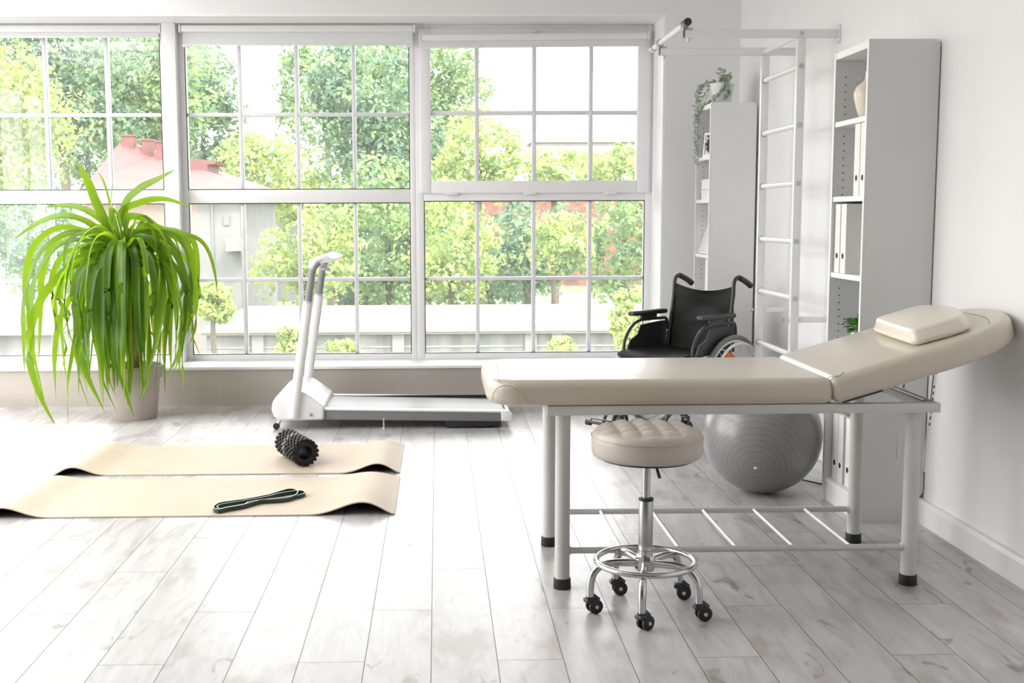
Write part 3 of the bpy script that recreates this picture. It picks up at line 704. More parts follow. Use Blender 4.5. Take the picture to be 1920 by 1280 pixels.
for i, (z, lab) in enumerate(((1.3945, 'white storage box, lower of two stacked in the far bookcase'), (1.4605, 'white storage box, upper of two stacked in the far bookcase'))):
    if i == 0:
        bx0 = thing('storage_box', lab, 'box', (1.742, 7.36, z), group='stacked white storage boxes')
        m = MB(); m.box(0, .22, 0, .275, 0, .046, .002); m.obj('box_body', M['card'], bx0, 0)
        m = MB(); m.box(-.003, .223, -.003, .278, .046, .064, .002); m.obj('lid', M['white_in'], bx0, 0)
        m = MB(); m.box(-.0045, -.001, .045, .055, .018, .044, .001); m.obj('label_holder', M['steel'], bx0, 0)
    else:
        c = dup(bx0); c.location = (1.742, 7.36, z); c['label'] = lab
tr_ = thing('serving_tray', 'white rectangular tray leaning inside the far bookcase', 'tray', (1.742, 7.50, 1.0435), rot=(0, math.radians(20), 0))
m = MB(); m.box(.0, .006, -.17, .17, 0, .205, .002); tb = m.obj('tray_base', M['white'], tr_)
m = MB(); m.box(-.012, .006, -.175, .175, 0, .012, .003); m.box(-.012, .006, -.175, .175, .198, .21, .003); m.box(-.012, .006, -.175, -.163, .012, .198, .003); m.box(-.012, .006, .163, .175, .012, .198, .003)
m.obj('tray_rim', M['white_in'], tr_)
# trailing eucalyptus plant
tp = thing('trailing_plant', 'white pot of trailing eucalyptus on top of the far bookcase', 'potted plant', (1.83, 7.50, 1.9955))
m = MB(); m.lathe([(.050, 0), (.055, .004), (.078, .125), (.080, .135), (.074, .135), (.068, .11)], 32); m.obj('pot', M['potwhite'], tp)
rd = random.Random(8); fm = MB(); stm = MB()
def strand(pts, dens, size):
    P_ = catmull([Vector(p) for p in pts], 12)
    stm.tube(P_, .0016, 5)
    for i in range(1, len(P_)):
        for q in range(dens):
            c = P_[i]+Vector((rd.uniform(-.01, .01), rd.uniform(-.01, .01), rd.uniform(-.01, .01)))
            d = Vector((rd.uniform(-1, 1), rd.uniform(-1, 1), rd.uniform(-.7, .5))).normalized(); L = size*rd.uniform(.6, 1.2)
            leaf(fm, [c, c+d*L*.5, c+d*L], L*.75, d.cross(Vector((rd.random(), rd.random(), rd.random()+.1))).normalized(), 4)
strand([(0, 0, .12), (-.06, .05, .15), (-.115, .09, .12), (-.125, .10, .02), (-.13, .095, -.10), (-.125, .09, -.30)], 2, .020)
strand([(0, 0, .12), (-.07, .10, .15), (-.12, .15, .10), (-.13, .16, -.05), (-.13, .15, -.22), (-.13, .14, -.36)], 2, .020)
strand([(0, 0, .12), (-.07, .02, .14), (-.10, -.01, .08), (-.13, .05, .01), (-.135, .08, -.08), (-.135, .10, -.25)], 1, .018)
strand([(0, 0, .12), (.0, -.06, .17), (.0, -.12, .12), (-.05, -.10, .05), (-.12, .0, -.01), (-.14, .09, -.06)], 3, .024)
strand([(0, 0, .12), (.01, -.08, .17), (.0, -.16, .14), (.0, -.18, .07), (-.02, -.17, .03)], 2, .022)
for c, n_, s_ in (((0, -.03, .17), 16, .035), ((0, -.13, .15), 18, .032), ((-.01, -.02, .20), 10, .03), ((0, -.20, .17), 8, .022)):
    for k in range(n_):
        p_ = Vector(c)+Vector((rd.uniform(-.02, .02), rd.uniform(-.03, .03), rd.uniform(-.02, .02)))
        d = Vector((rd.uniform(-1, .6), rd.uniform(-1, 1), rd.uniform(-.3, 1))).normalized(); L = s_*rd.uniform(.7, 1.1)
        leaf(fm, [p_, p_+d*L*.5, p_+d*L], L*.8, None, 4)
stm.obj('stem', M['euca'], tp); fm.obj('foliage', M['euca'], tp, 60, fix=False)

# ------------------------------------------------------------------ wheelchair
wc = thing('wheelchair', 'black folding wheelchair parked by the window behind the massage table', 'wheelchair', (1.53, 6.83, 0), math.radians(132))
# local: +y forward, -x is the side nearer the right wall
for s_ in (-1, 1):
    X = s_*.275
    wh = bpy.data.objects.new('wheel', None); COL.objects.link(wh); wh.parent = wc; wh.location = (X, 0, .303)
    m = MB(); m.tube([(0, .287*math.cos(2*PI*k/72), .287*math.sin(2*PI*k/72)) for k in range(72)], .0155, 12, closed=True); m.obj('tyre', M['tyre'], wh)
    m = MB(); m.tube([(0, .267*math.cos(2*PI*k/72), .267*math.sin(2*PI*k/72)) for k in range(72)], .010, 10, closed=True); m.obj('rim', M['ltube'], wh)
    m = MB(); m.tube([(s_*.042, .255*math.cos(2*PI*k/72), .255*math.sin(2*PI*k/72)) for k in range(72)], .009, 10, closed=True)
    for k in range(6): a = 2*PI*k/6; m.cyl((s_*.042, .255*math.cos(a), .255*math.sin(a)), (0, .266*math.cos(a), .266*math.sin(a)), .004, 6)
    m.obj('push_rim', M['ltube'], wh)
    m = MB()
    for k in range(14): a = 2*PI*k/14+.1; m.cyl((s_*(.012 if k % 2 else -.01), .02*math.cos(a+.6), .02*math.sin(a+.6)), (0, .262*math.cos(a), .262*math.sin(a)), .0022, 6)
    m.obj('spokes', M['ltube'], wh)
    m = MB(); m.lathe([(.022, -.03), (.028, -.02), (.028, .02), (.018, .03)], 24, (0, 0, 0), 'x'); m.obj('hub', M['blackpl'], wh)
    m = MB(); q_ = Matrix.Translation((s_*.008, .045, .175)) @ Matrix.Rotation(.5, 4, 'X'); m.box(-.004, .004, -.045, .045, -.022, .022, .008, 3, q_); m.obj('reflector', M['orange'], wh)
    m = MB(); m.tube([(0, .055*math.cos(2*PI*k/32), .055*math.sin(2*PI*k/32)) for k in range(32)], .010, 8, closed=True)
    # small front caster
    cs = bpy.data.objects.new('caster', None); COL.objects.link(cs); cs.parent = wc; cs.location = (s_*.235, .40, .075); m.b.free()
    m = MB(); m.tube([(0, .062*math.cos(2*PI*k/32), .062*math.sin(2*PI*k/32)) for k in range(32)], .0125, 10, closed=True); m.obj('tyre', M['rubber'], cs)
    m = MB(); m.lathe([(.05, -.006), (.05, .006)], 20, (0, 0, 0), 'x'); m.obj('wheel_disc', M['greypl'], cs)
    m = MB(); m.box(-.022, -.017, -.012, .012, -.01, .09, .002); m.box(.017, .022, -.012, .012, -.01, .09, .002); m.box(-.022, .022, -.014, .014, .085, .10, .003); m.cyl((0, 0, .1), (0, 0, .20), .013, 12); m.obj('fork', M['blackpaint'], cs)
    # side frame
    xf = s_*.212
    m = MB(); m.tube([(xf, -.03, .20), (xf, -.02, .46), (xf, -.045, .62), (xf, -.075, .79), (xf, -.085, .875)], .0115, 12, smooth=5); m.tube([(xf, -.01, .47), (xf, .30, .475), (xf, .40, .47), (xf, .455, .43), (xf, .475, .34), (xf, .52, .20)], .0115, 12, smooth=6)
    m.tube([(xf, -.03, .23), (xf, .40, .22)], .011, 10); m.tube([(xf, .40, .17), (xf, .40, .47)], .012, 10); m.cyl((xf, 0, .303), (s_*.275, 0, .303), .012, 10)
    m.obj('side_frame', M['blackpaint'], wc)
    m = MB(); m.tube([(xf, .42, .47), (xf, .47, .455), (xf, .50, .42), (xf, .515, .35)], .0125, 10, smooth=5); m.obj('front_tube', M['greypl'], wc)
    m = MB(); m.tube([(xf, -.083, .86), (xf, -.09, .905), (xf, -.115, .928), (xf, -.15, .925)], .0115, 12, smooth=6); ph = m.obj('push_handle', M['blackpaint'], wc)
    m = MB(); m.tube([(xf, -.135, .928), (xf, -.17, .917), (xf, -.225, .895), (xf, -.262, .875)], [.0165, .018], 14, smooth=4); m.obj('grip', M['rubber'], ph)
    xa = s_*.245
    m = MB(); m.tube([(xa, .36, .48), (xa, .35, .56), (xa, .29, .635), (xa, .20, .672), (xa, .02, .672), (xa, -.05, .665), (xa, -.065, .60)], .0095, 10, smooth=6); ah = m.obj('armrest_bracket', M['blackpaint'], wc)
    m = MB(); m.box(-.028, .028, -.165, .165, -.014, .014, .012, 3, Matrix.Translation((xa, .13, .715))); m.obj('armrest_pad', M['blackpl'], wc)
    m = MB(); m.box(xa-.008, xa+.008, .05, .20, .665, .705, .004); m.obj('armrest_post', M['blackpl'], ah)
    m = MB(); pr_ = [(-.05, .50), (.33, .50), (.30, .56), (.23, .59), (.20, .645), (.03, .655), (-.05, .655)]
    q = bmesh.new(); a_ = [q.verts.new((xa-.004, y, z)) for y, z in pr_]; b_ = [q.verts.new((xa+.004, y, z)) for y, z in pr_]
    q.faces.new(a_); q.faces.new(b_[::-1]); n_ = len(pr_)
    for i in range(n_): q.faces.new((a_[i], b_[i], b_[(i+1) % n_], a_[(i+1) % n_]))
    m.join(q); m.obj('side_guard', M['blackpl'], wc, 0)
    # footrest
    m = MB(); m.tube([(xf, .50, .26), (xf, .56, .14), (xf, .58, .10)], .010, 10)
    fo = m.obj('footrest_hanger', M['blackpaint'], wc)
    m = MB(); m.box(-.085, .085, -.07, .09, -.008, .008, .006, 2, Matrix.Translation((s_*.135, .64, .105)) @ Matrix.Rotation(.25, 4, 'X'))
    for k in range(6): m.box(s_*.135-.07, s_*.135+.07, .585+k*.022, .592+k*.022, .112+k*.0055, .118+k*.0055)
    m.cyl((s_*.235, .70, .118), (s_*.205, .70, .118), .018, 14); m.obj('footplate', M['blackpl'], fo)
# seat sling and cross brace
m = MB(); rings = []
NY = 14
q = bmesh.new(); top = []; 
for i in range(NY+1):
    row = []
    for j in range(11):
        x = -.225+.45*j/10; y = -.03+.47*i/NY; z = .510-.018*(1-(x/.225)**2)*(1-.3*i/NY)+.006*noise.noise(Vector((x*9, y*9, 0)))
        if i == NY: z -= .014
        row.append((x, y, z))
    top.append(row)
def slab(mb, G, n):
    A = [[mb.b.verts.new(p) for p in r] for r in G]; B = [[mb.b.verts.new(Vector(p)-Vector(n)) for p in r] for r in G]
    R, C_ = len(G), len(G[0])
    for i in range(R-1):
        for j in range(C_-1):
            mb.b.faces.new((A[i][j], A[i][j+1], A[i+1][j+1], A[i+1][j])); mb.b.faces.new((B[i][j], B[i+1][j], B[i+1][j+1], B[i][j+1]))
    for i in range(R-1):
        mb.b.faces.new((A[i][0], A[i+1][0], B[i+1][0], B[i][0])); mb.b.faces.new((A[i+1][-1], A[i][-1], B[i][-1], B[i+1][-1]))
    for j in range(C_-1):
        mb.b.faces.new((A[0][j+1], A[0][j], B[0][j], B[0][j+1])); mb.b.faces.new((A[-1][j], A[-1][j+1], B[-1][j+1], B[-1][j]))
q.free(); slab(m, top, (0, 0, .018)); m.obj('seat', M['blackfab'], wc, 60)
m = MB(); G_ = []
for i in range(23):
    t_ = i/22; row = []
    for j in range(21):
        x = -.222+.444*j/20; k_ = 1-(x/.222)**2
        z = .47+.41*t_-(.022*k_*t_*t_*1.6 if t_ > .5 else 0)
        y = -.03-.055*t_-.055*k_*math.sin(PI*min(1, t_*.9+.1))**.7
        y += .010*noise.noise(Vector((x*6+t_*3, t_*5-x*4, 3)))+.006*math.sin((x*18+t_*14))*k_*math.sin(PI*t_)
        row.append((x*(1-.05*t_), y, z))
    G_.append(row)
slab(m, G_, (0, .022, 0)); m.obj('backrest', M['blackfab'], wc, 60)
m = MB(); m.tube([(-.22, .15, .22), (.22, .19, .47)], .011, 10); m.tube([(.22, .21, .22), (-.22, .17, .47)], .011, 10); m.obj('cross_brace', M['blackpaint'], wc)

# ------------------------------------------------------------------ treadmill
tm = thing('treadmill', 'white treadmill with upright grey-gripped handrails standing before the window', 'treadmill', (-1.0, 7.05, 0))
TX, TY = -1.0, 7.05
TL = Matrix.Translation((-TX, -TY, 0))
def tobj(m, name, mt_, par=tm, sm_=45): return m.obj(name, mt_, par, sm_, mtx=TL)
tilt = -.022
def tz(x): return .132+tilt*(x+.72)
m = MB()
for (ya, yb) in ((6.99, 7.045), (7.535, 7.59)):
    m.prism([(-.74, tz(-.74)), (.40, tz(.40)), (.40, tz(.40)-.012), (-.74, tz(-.74)-.012)], ya, yb, .003)
tobj(m, 'side_rail', M['twhite'])
m = MB()
for (ya, yb) in ((6.995, 7.03), (7.55, 7.585)): m.prism([(-.74, tz(-.74)-.012), (.385, tz(.385)-.012), (.385, tz(.385)-.066), (-.74, tz(-.74)-.070)], ya, yb, .002)
tobj(m, 'side_skirt', M['tgrey'])
m = MB(); m.prism([(-.80, tz(-.80)-.006), (.40, tz(.4)-.006), (.415, tz(.4)-.02), (.40, tz(.4)-.035), (-.80, tz(-.8)-.035)], 7.055, 7.525, .002); tobj(m, 'running_belt', M['belt'])
m = MB(); m.box(-.72, .385, 7.525, 7.534, .10, .125); tobj(m, 'belt_gap', M['dark'])
m = MB()
for ya, yb in ((6.985, 7.05), (7.53, 7.595)): m.prism([(.385, .112), (.43, .108), (.455, .085), (.458, .050), (.445, .040), (.385, .045)], ya, yb, .008)
m.box(.42, .445, 7.05, 7.53, .045, .085, .006); tobj(m, 'end_cap', M['twhite'])
m = MB(); m.prism([(-.995, .075), (-1.018, .12), (-1.012, .17), (-.985, .212), (-.94, .238), (-.88, .246), (-.82, .236), (-.775, .205), (-.72, .163), (-.695, .147), (-.70, .062), (-.96, .058)], 6.975, 7.60, .030, 5); hood = tobj(m, 'motor_hood', M['twhite'])
m = MB(); m.lathe([(.0085, -.004), (.0085, .002)], 14, (-.775, 6.972, .096), 'y'); tobj(m, 'bolt', M['steel'], hood)
m = MB(); m.prism([(.03, .062), (.385, .050), (.385, .012), (.06, .0), (.045, .01)], 7.0, 7.58, .003); tobj(m, 'rear_pad', M['rubber'])
for (ya) in (7.01, 7.55):
    m = MB(); m.lathe([(.012, 0), (.012, .006), (.005, .01), (.005, .05), (.016, .056), (.016, .068)], 14, (-.335, ya, 0)); tobj(m, 'foot', M['greypl'])
    m = MB(); m.tube([(-.955, ya, .08), (-.985, ya, .035)], .010, 8); tobj(m, 'wheel_arm', M['greypl']); m = MB(); m.lathe([(.020, -.012), (.021, 0), (.020, .012)], 18, (-.992, ya, .0215), 'y'); tobj(m, 'transport_wheel', M['rubber'])
for ya, base in ((6.962, (-.885, .078)), (7.613, (-.885, .078))):
    m = MB(); b0 = Vector((base[0], ya, base[1])); t0_ = Vector((-.780, ya, .785))
    m.tube([b0, t0_], .024, 16, ry=.030, upv=(1, 0, 0)); po = tobj(m, 'handrail_post', M['twhite'])
    m = MB(); m.tube([t0_+Vector((0, 0, -.004)), (-.762, ya, .90), (-.745, ya, .985), (-.712, ya, 1.025)], [.022, .020], 14, smooth=6); tobj(m, 'foam_grip', M['grip'], po)
    m = MB(); m.lathe([(.026, -.006), (.026, .006)], 18, (t0_.x, ya, t0_.z)); tobj(m, 'collar', M['greypl'], po)
    m = MB(); m.tube([(-.76, ya, .985), (-.73, ya, 1.028), (-.69, ya, 1.048), (-.655, ya, 1.045)], [.024, .016], 14, smooth=6); tobj(m, 'rail_bend', M['twhite'], po)
m = MB(); m.prism([(-.775, 1.00), (-.762, 1.035), (-.725, 1.058), (-.66, 1.058), (-.615, 1.045), (-.635, 1.02), (-.69, 1.022), (-.73, 1.01)], 6.95, 7.625, .005); tobj(m, 'console', M['twhite'])
m = MB(); m.prism([(-.725, .965), (-.66, .955), (-.665, .972), (-.725, .985)], 7.20, 7.30, .004); m.cyl((-.70, 7.25, .97), (-.70, 7.25, 1.03), .008, 8); tobj(m, 'safety_key', M['greypl'])

# ------------------------------------------------------------------ exercise mats
def emat(label, x0, x1, y0, y1, wl, wr, hl, hr):
    N = 120; T = .006
    def hgt(x):
        z = 0
        if x < x0+wl: t_ = (x0+wl-x)/wl; z = hl*math.sin(PI*min(1, t_))**1.3*(1 if t_ < .62 else 1)
        if x > x1-wr: t_ = (x-(x1-wr))/wr; z = hr*math.sin(PI*min(1, t_))**1.3
        return z
    def prof(x, s_):   # bias the bump toward the end
        return hgt(x)
    m = MB(); xs = []
    for i in range(N+1):
        x = x0+(x1-x0)*i/N; xs.append(x)
    ts = []
    for x in xs:
        z = 0
        if x < x0+wl:
            t_ = (x0+wl-x)/wl; z = hl*(math.sin(PI*t_**1.55)**1.5 if t_ < 1 else 0)
        if x > x1-wr:
            t_ = (x-(x1-wr))/wr; z = hr*(math.sin(PI*min(1, t_)**1.55)**1.5 if t_ < 1 else 0)
        ts.append(z)
    KY = ((y0, 1.), ((y0+y1)/2, .72), (y1, .45))
    A = [[m.b.verts.new((x, y, z*k_+T)) for y, k_ in KY] for x, z in zip(xs, ts)]
    B = [[m.b.verts.new((x, y, z*k_+.0006)) for y, k_ in KY] for x, z in zip(xs, ts)]
    for i in range(N):
        for j in range(2):
            m.b.faces.new((A[i][j], A[i+1][j], A[i+1][j+1], A[i][j+1])); f_ = m.b.faces.new((B[i][j], B[i][j+1], B[i+1][j+1], B[i+1][j])); f_.material_index = 1
        for j in (0, 2):
            f_ = m.b.faces.new((A[i][j], A[i+1][j], B[i+1][j], B[i][j])); f_.material_index = 0
    for i in (0, N):
        for j in range(2): m.b.faces.new((A[i][j], A[i][j+1], B[i][j+1], B[i][j]))
    o = m.obj('exercise_mat', [M['mat_top'], M['mat_under']], None, 50)
    tag(o, label, 'exercise mat', 'beige exercise mats side by side on the floor'); return o
emat('beige exercise mat nearer the treadmill, under the black foam roller', -1.955, -.197, 5.765, 6.50, .30, .32, .042, .048)
emat('beige exercise mat nearest the camera, under the green resistance band', -2.02, -.193, 4.945, 5.675, .34, .40, .045, .055)

# foam roller
fro = thing('foam_roller', 'black knobbly foam roller with a speckled band on the back mat', 'foam roller', (-.755, 6.06, .0801))
ax = Vector((-.40, .916, 0)).normalized(); fro.rotation_euler = (0, 0, math.atan2(ax.y, ax.x))   # axis along local x
RR = .063; L2 = .165
m = MB()
m.lathe([(.036, -L2), (.058, -L2), (.064, -L2+.006), (RR, -L2+.012), (RR, L2-.012), (.064, L2-.006), (.058, L2), (.036, L2)], 48, axis='x', cap0=False, cap1=False)
m.lathe([(.036, -L2), (.034, -L2+.01), (.034, L2-.01), (.036, L2)], 40, axis='x', cap0=False, cap1=False)
m.obj('core', M['eva'], fro)
kb = MB(); kg = MB(); NC = 17; NR = 13
for r_ in range(NR):
    xx = -L2+.010+(2*L2-.020)*r_/(NR-1)
    for c_ in range(NC):
        a = 2*PI*(c_+(r_ % 2)*.5)/NC
        tgt = kg if 6 <= r_ <= 7 else kb
        q_ = Matrix.Rotation(a, 4, 'X') @ Matrix.Translation((xx, 0, RR+.003))
        tgt.box(-.0112, .0112, -.0092, .0092, -.006, .0075, .0052, 2, q_)
kb.obj('knobs', M['eva'], fro, 60); kg.obj('speckled_knobs', M['evagrey'], fro, 60)['label'] = 'speckled grey knobs'

# resistance band (flat strip standing on edge, doubled loop)
def strip_loop(mb, pts, h, t, closed=True):
    P_ = catmull([Vector(p) for p in pts], 8, closed); n_ = len(P_); rings = []
    for i in range(n_):
        tn = (P_[(i+1) % n_]-P_[i-1]).normalized(); sd = Vector((-tn.y, tn.x, 0)).normalized()
        zz = P_[i]
        rings.append([zz-sd*t/2, zz+sd*t/2, zz+sd*t/2+Vector((0, 0, h)), zz-sd*t/2+Vector((0, 0, h))])
    R = [[mb.b.verts.new(p) for p in r] for r in rings]
    for i in range(n_):
        A, B = R[i], R[(i+1) % n_]
        for j in range(4):
            f_ = mb.b.faces.new((A[j], A[(j+1) % 4], B[(j+1) % 4], B[j]))
            f_.material_index = 1 if j == 2 else 0
ZB = .0066
rb = MB()
strip_loop(rb, [(-.995, 5.015, ZB), (-.985, 5.09, ZB), (-.93, 5.13, ZB), (-.87, 5.165, ZB), (-.79, 5.235, ZB), (-.745, 5.30, ZB), (-.71, 5.345, ZB), (-.678, 5.34, ZB), (-.655, 5.28, ZB), (-.672, 5.20, ZB), (-.72, 5.155, ZB), (-.80, 5.14, ZB), (-.83, 5.11, ZB), (-.88, 5.045, ZB), (-.93, 5.01, ZB), (-.965, 4.975, ZB)], .020, .0045)
strip_loop(rb, [(-.982, 5.03, ZB), (-.97, 5.075, ZB), (-.90, 5.125, ZB), (-.80, 5.20, ZB), (-.74, 5.27, ZB), (-.68, 5.31, ZB), (-.640, 5.315, ZB), (-.622, 5.275, ZB), (-.645, 5.235, ZB), (-.70, 5.195, ZB), (-.76, 5.165, ZB), (-.85, 5.12, ZB), (-.87, 5.07, ZB), (-.93, 5.025, ZB), (-.96, 4.995, ZB)], .018, .0045)
tag(rb.obj('resistance_band', [M['band'], M['bandedge']], None, 40), 'dark green looped resistance band lying on the front mat', 'resistance band')

# ------------------------------------------------------------------ big floor plant
pp = thing('potted_plant', 'large screw pine with long drooping leaves in a taupe pot by the window', 'potted plant', (-1.975, 7.475, 0))
m = MB(); m.lathe([(.138, 0), (.142, .006), (.168, .265), (.186, .268), (.196, .345), (.190, .350), (.180, .346), (.172, .30)], 48); m.obj('pot', M['pot'], pp)
m = MB(); m.lathe([(.001, .305), (.174, .298)], 32, cap0=False, cap1=False); m.obj('soil', M['soil'], pp)
m = MB(); m.tube([(0.01, 0, .28), (.02, 0, .55), (-.005, 0, .80), (-.02, 0, 1.0), (-.02, 0, 1.1)], [.028, .020], 12, smooth=4); m.tube([(.03, .0, .30), (.06, .02, .60), (.05, .0, .85)], [.018, .012], 10, smooth=4); m.obj('stem', M['stem'], pp)
fol = MB(); rd = random.Random(21)
def shp(t_):
    return (.55+.45*min(1, t_/.25))*(1 if t_ < .55 else max(.02, 1-((t_-.55)/.45)**1.7))
# outline leaves: (rise point, far point, tip) in metres from the plant axis, x right / z up, with a depth direction
def aleaf(x0, z0, pts, dy, wd):
    P_ = [(x0, 0, z0)]
    n_ = len(pts)
    for i, (x, z) in enumerate(pts): P_.append((x, dy*((i+1)/n_)**.7, z))
    leaf(fol, P_, wd, None, 26, shp, .22, math.radians(rd.choice((-1, 1))*rd.uniform(35, 65)))
C0 = (-.02, 1.0)
K_ = 1/293.
def px(x, y): return ((x-238)*K_, (790-y)*K_)
LV = [ # upright crown leaves
 ([(185, 400), (165, 345), (147, 307)], .0, .055), ([(205, 400), (192, 350), (180, 325)], .06, .035), ([(212, 410), (212, 380), (217, 345)], -.05, .03),
 ([(232, 395), (258, 360), (290, 342), (325, 322)], .05, .048), ([(225, 410), (262, 385), (310, 378), (358, 392)], -.04, .045),
 ([(200, 430), (160, 398), (120, 388), (75, 392)], .05, .040), ([(185, 435), (140, 410), (100, 412), (60, 432), (30, 452)], -.08, .045),
 ([(180, 375), (160, 350), (130, 335)], .08, .03),
 ([(235, 420), (258, 410), (285, 420), (318, 450), (340, 475)], -.12, .045), ([(222, 400), (216, 425), (232, 455), (245, 480)], -.22, .035),
 # right side arching
 ([(250, 440), (300, 435), (345, 450), (362, 530), (365, 610), (350, 650)], -.10, .045), ([(255, 445), (310, 440), (350, 470), (355, 560), (340, 650), (315, 700)], -.18, .048),
 ([(265, 435), (330, 440), (375, 460), (395, 520), (397, 600)], .05, .026), ([(250, 450), (290, 455), (325, 500), (335, 600), (330, 690)], -.2, .045),
 ([(260, 450), (300, 480), (308, 560), (300, 640), (285, 695)], -.28, .05), ([(248, 470), (275, 500), (290, 560), (290, 640), (278, 690)], .2, .045),
 ([(250, 460), (280, 500), (310, 560), (320, 640), (300, 710)], .25, .045), ([(258, 440), (320, 445), (350, 455), (358, 520), (355, 580)], .15, .042),
 ([(245, 480), (270, 540), (283, 620), (283, 700), (270, 745)], -.3, .042), ([(255, 460), (300, 500), (322, 560), (328, 580), (332, 600)], -.12, .032),
 # left side arching
 ([(190, 455), (130, 440), (75, 480), (45, 560), (40, 640), (38, 700)], -.05, .045), ([(185, 460), (120, 460), (70, 530), (60, 620), (62, 700), (70, 780)], -.15, .045),
 ([(190, 470), (140, 500), (85, 560), (60, 650), (75, 730), (108, 797)], -.2, .055), ([(195, 475), (150, 520), (100, 600), (82, 680), (80, 760)], .1, .04),
 ([(190, 465), (130, 480), (100, 560), (96, 640), (96, 720)], .15, .045), ([(200, 480), (160, 560), (125, 620), (120, 690), (128, 740)], .22, .042),
 ([(185, 450), (110, 430), (55, 470), (38, 550), (42, 640), (65, 770)], .05, .042), ([(195, 480), (165, 540), (145, 640), (132, 720), (132, 795)], -.22, .035),
 ([(188, 450), (100, 450), (60, 520), (50, 600), (40, 690)], .2, .04), ([(195, 440), (150, 445), (135, 470), (132, 510)], -.2, .03),
 # front hanging, broad
 ([(205, 478), (175, 520), (160, 600), (165, 680), (205, 765)], -.28, .060), ([(200, 480), (170, 560), (150, 640), (152, 700), (175, 762)], -.24, .05),
 ([(212, 480), (200, 540), (192, 620), (200, 700), (232, 768)], -.32, .058), ([(218, 475), (218, 540), (228, 620), (240, 700), (262, 772)], -.33, .058),
 ([(222, 470), (232, 540), (245, 620), (252, 690), (248, 752)], -.30, .05), ([(208, 490), (212, 560), (210, 640), (215, 700), (235, 740)], -.35, .05),
 ([(195, 485), (182, 540), (175, 620), (180, 700)], -.3, .045), ([(228, 480), (255, 520), (270, 600), (272, 680), (268, 748)], -.28, .048),
 ([(202, 470), (170, 500), (150, 560), (145, 650), (155, 720)], -.15, .045), ([(215, 500), (225, 580), (215, 660), (222, 735)], -.26, .045)]
for pts, dy, wd in LV:
    aleaf(*C0, [px(*q) for q in pts], dy, wd*1.12)
for k in range(62):
    a = rd.random()*2*PI; z0 = rd.uniform(.86, 1.12); reach = rd.uniform(.18, .50); rise = rd.uniform(.06, .24); tipz = rd.uniform(.10, .65)
    if math.cos(a) < -.3 and math.sin(a) < 0: tipz = rd.uniform(.15, .6)
    ca, sa = math.cos(a), math.sin(a); 
    sa *= .62 if sa > 0 else .9
    sag = rd.uniform(.85, 1.1)
    P_ = [(-.02+ca*.015, sa*.015, z0-.03), (-.02+ca*reach*.4, sa*reach*.4, z0+rise*.8), (-.02+ca*reach*.8, sa*reach*.8, z0+rise*.5), (-.02+ca*reach, sa*reach, z0-.15), (-.02+ca*reach*sag, sa*reach*sag, (z0+tipz)/2-.08), (-.02+ca*reach*rd.uniform(.8, 1.05), sa*reach*.95, tipz)]
    leaf(fol, P_, rd.uniform(.030, .052), None, 26, shp, .22, math.radians(rd.uniform(-55, 55)))
for k in range(14):
    a = math.radians(-90+rd.uniform(-62, 55)); ca, sa = math.cos(a), math.sin(a); z0 = rd.uniform(.9, 1.06); R1 = rd.uniform(.10, .22); tz_ = rd.uniform(.09, .30)
    leaf(fol, [(-.02, 0, z0), (-.02+ca*R1*.6, sa*R1*.8, z0+.07), (-.02+ca*R1, sa*R1*1.3, z0-.05), (-.02+ca*R1*1.15, sa*(R1+.12), (z0+tz_)/2), (-.02+ca*R1*rd.uniform(.9, 1.5), sa*(R1+.13), tz_)], rd.uniform(.05, .066), None, 26, shp, .22, math.radians(rd.uniform(-25, 25)))
for k in range(16):
    a = rd.random()*2*PI; ca, sa = math.cos(a), math.sin(a)*.7; z0 = rd.uniform(.45, .8); rr = rd.uniform(.1, .24)
    leaf(fol, [(0, 0, z0), (ca*rr*.5, sa*rr*.5, z0+.05), (ca*rr, sa*rr, z0-.05), (ca*rr*1.1, sa*rr*1.1, z0-.2)], .02, None, 14, shp, .2)
fol.obj('foliage', M['leaf'], pp, 60, fix=False)

# cable behind the ball
m = MB(); m.tube([(1.72, 5.62, .006), (1.78, 5.50, .008), (1.86, 5.40, .006), (1.95, 5.34, .006)], .004, 8, smooth=6)
tag(m.obj('cable', M['rubber'], None), 'black cable lying on the floor between the ball and the tall bookcase', 'cable')

# ------------------------------------------------------------------ outside
GZ = -6.5
struct(MB().box(-120, 120, 9.5, 200, GZ-.5, GZ).obj('outdoor_ground', M['ground'], smooth=0))
def crown_mesh(name, seed, mt_, rx, ry, rz, leaf_s, n):
    rd = random.Random(seed); blobs = []; rm = min(rx, rz)
    for k in range(max(26, int(34*max(rx, rz)/rm))):
        while True:
            p = Vector((rd.uniform(-1, 1), rd.uniform(-1, 1), rd.uniform(-1, 1)))
            if p.length < 1: break
        blobs.append((Vector((p.x*.80*rx, p.y*.72*ry, p.z*.84*rz)), rd.uniform(.20, .38)*rm))
    vs = []; fs = []; g_ = rd.gauss; k_ = min(1, ry/rm)
    for k in range(n):
        c, r_ = blobs[rd.randrange(len(blobs))]
        d = Vector((g_(0, 1), g_(0, 1)-.3, g_(0, 1)+.25)).normalized()
        p = c+Vector((d.x, d.y*k_, d.z))*r_*rd.uniform(.75, 1.07)
        nrm = (d+Vector((g_(0, .5), g_(0, .5), g_(0, .5)))).normalized()
        a = nrm.cross(Vector((rd.random()-.5, rd.random()-.5, rd.random()-.5))).normalized(); b = nrm.cross(a)
        s_ = leaf_s*rd.uniform(.5, 1.3)
        i = len(vs); vs += [p-a*s_, p-b*s_*.6, p+a*s_, p+b*s_*.6]; fs.append((i, i+1, i+2, i+3))
    me = bpy.data.meshes.new(name); me.from_pydata(vs, [], fs); me.materials.append(mt_); return me
TREE_N = [0]
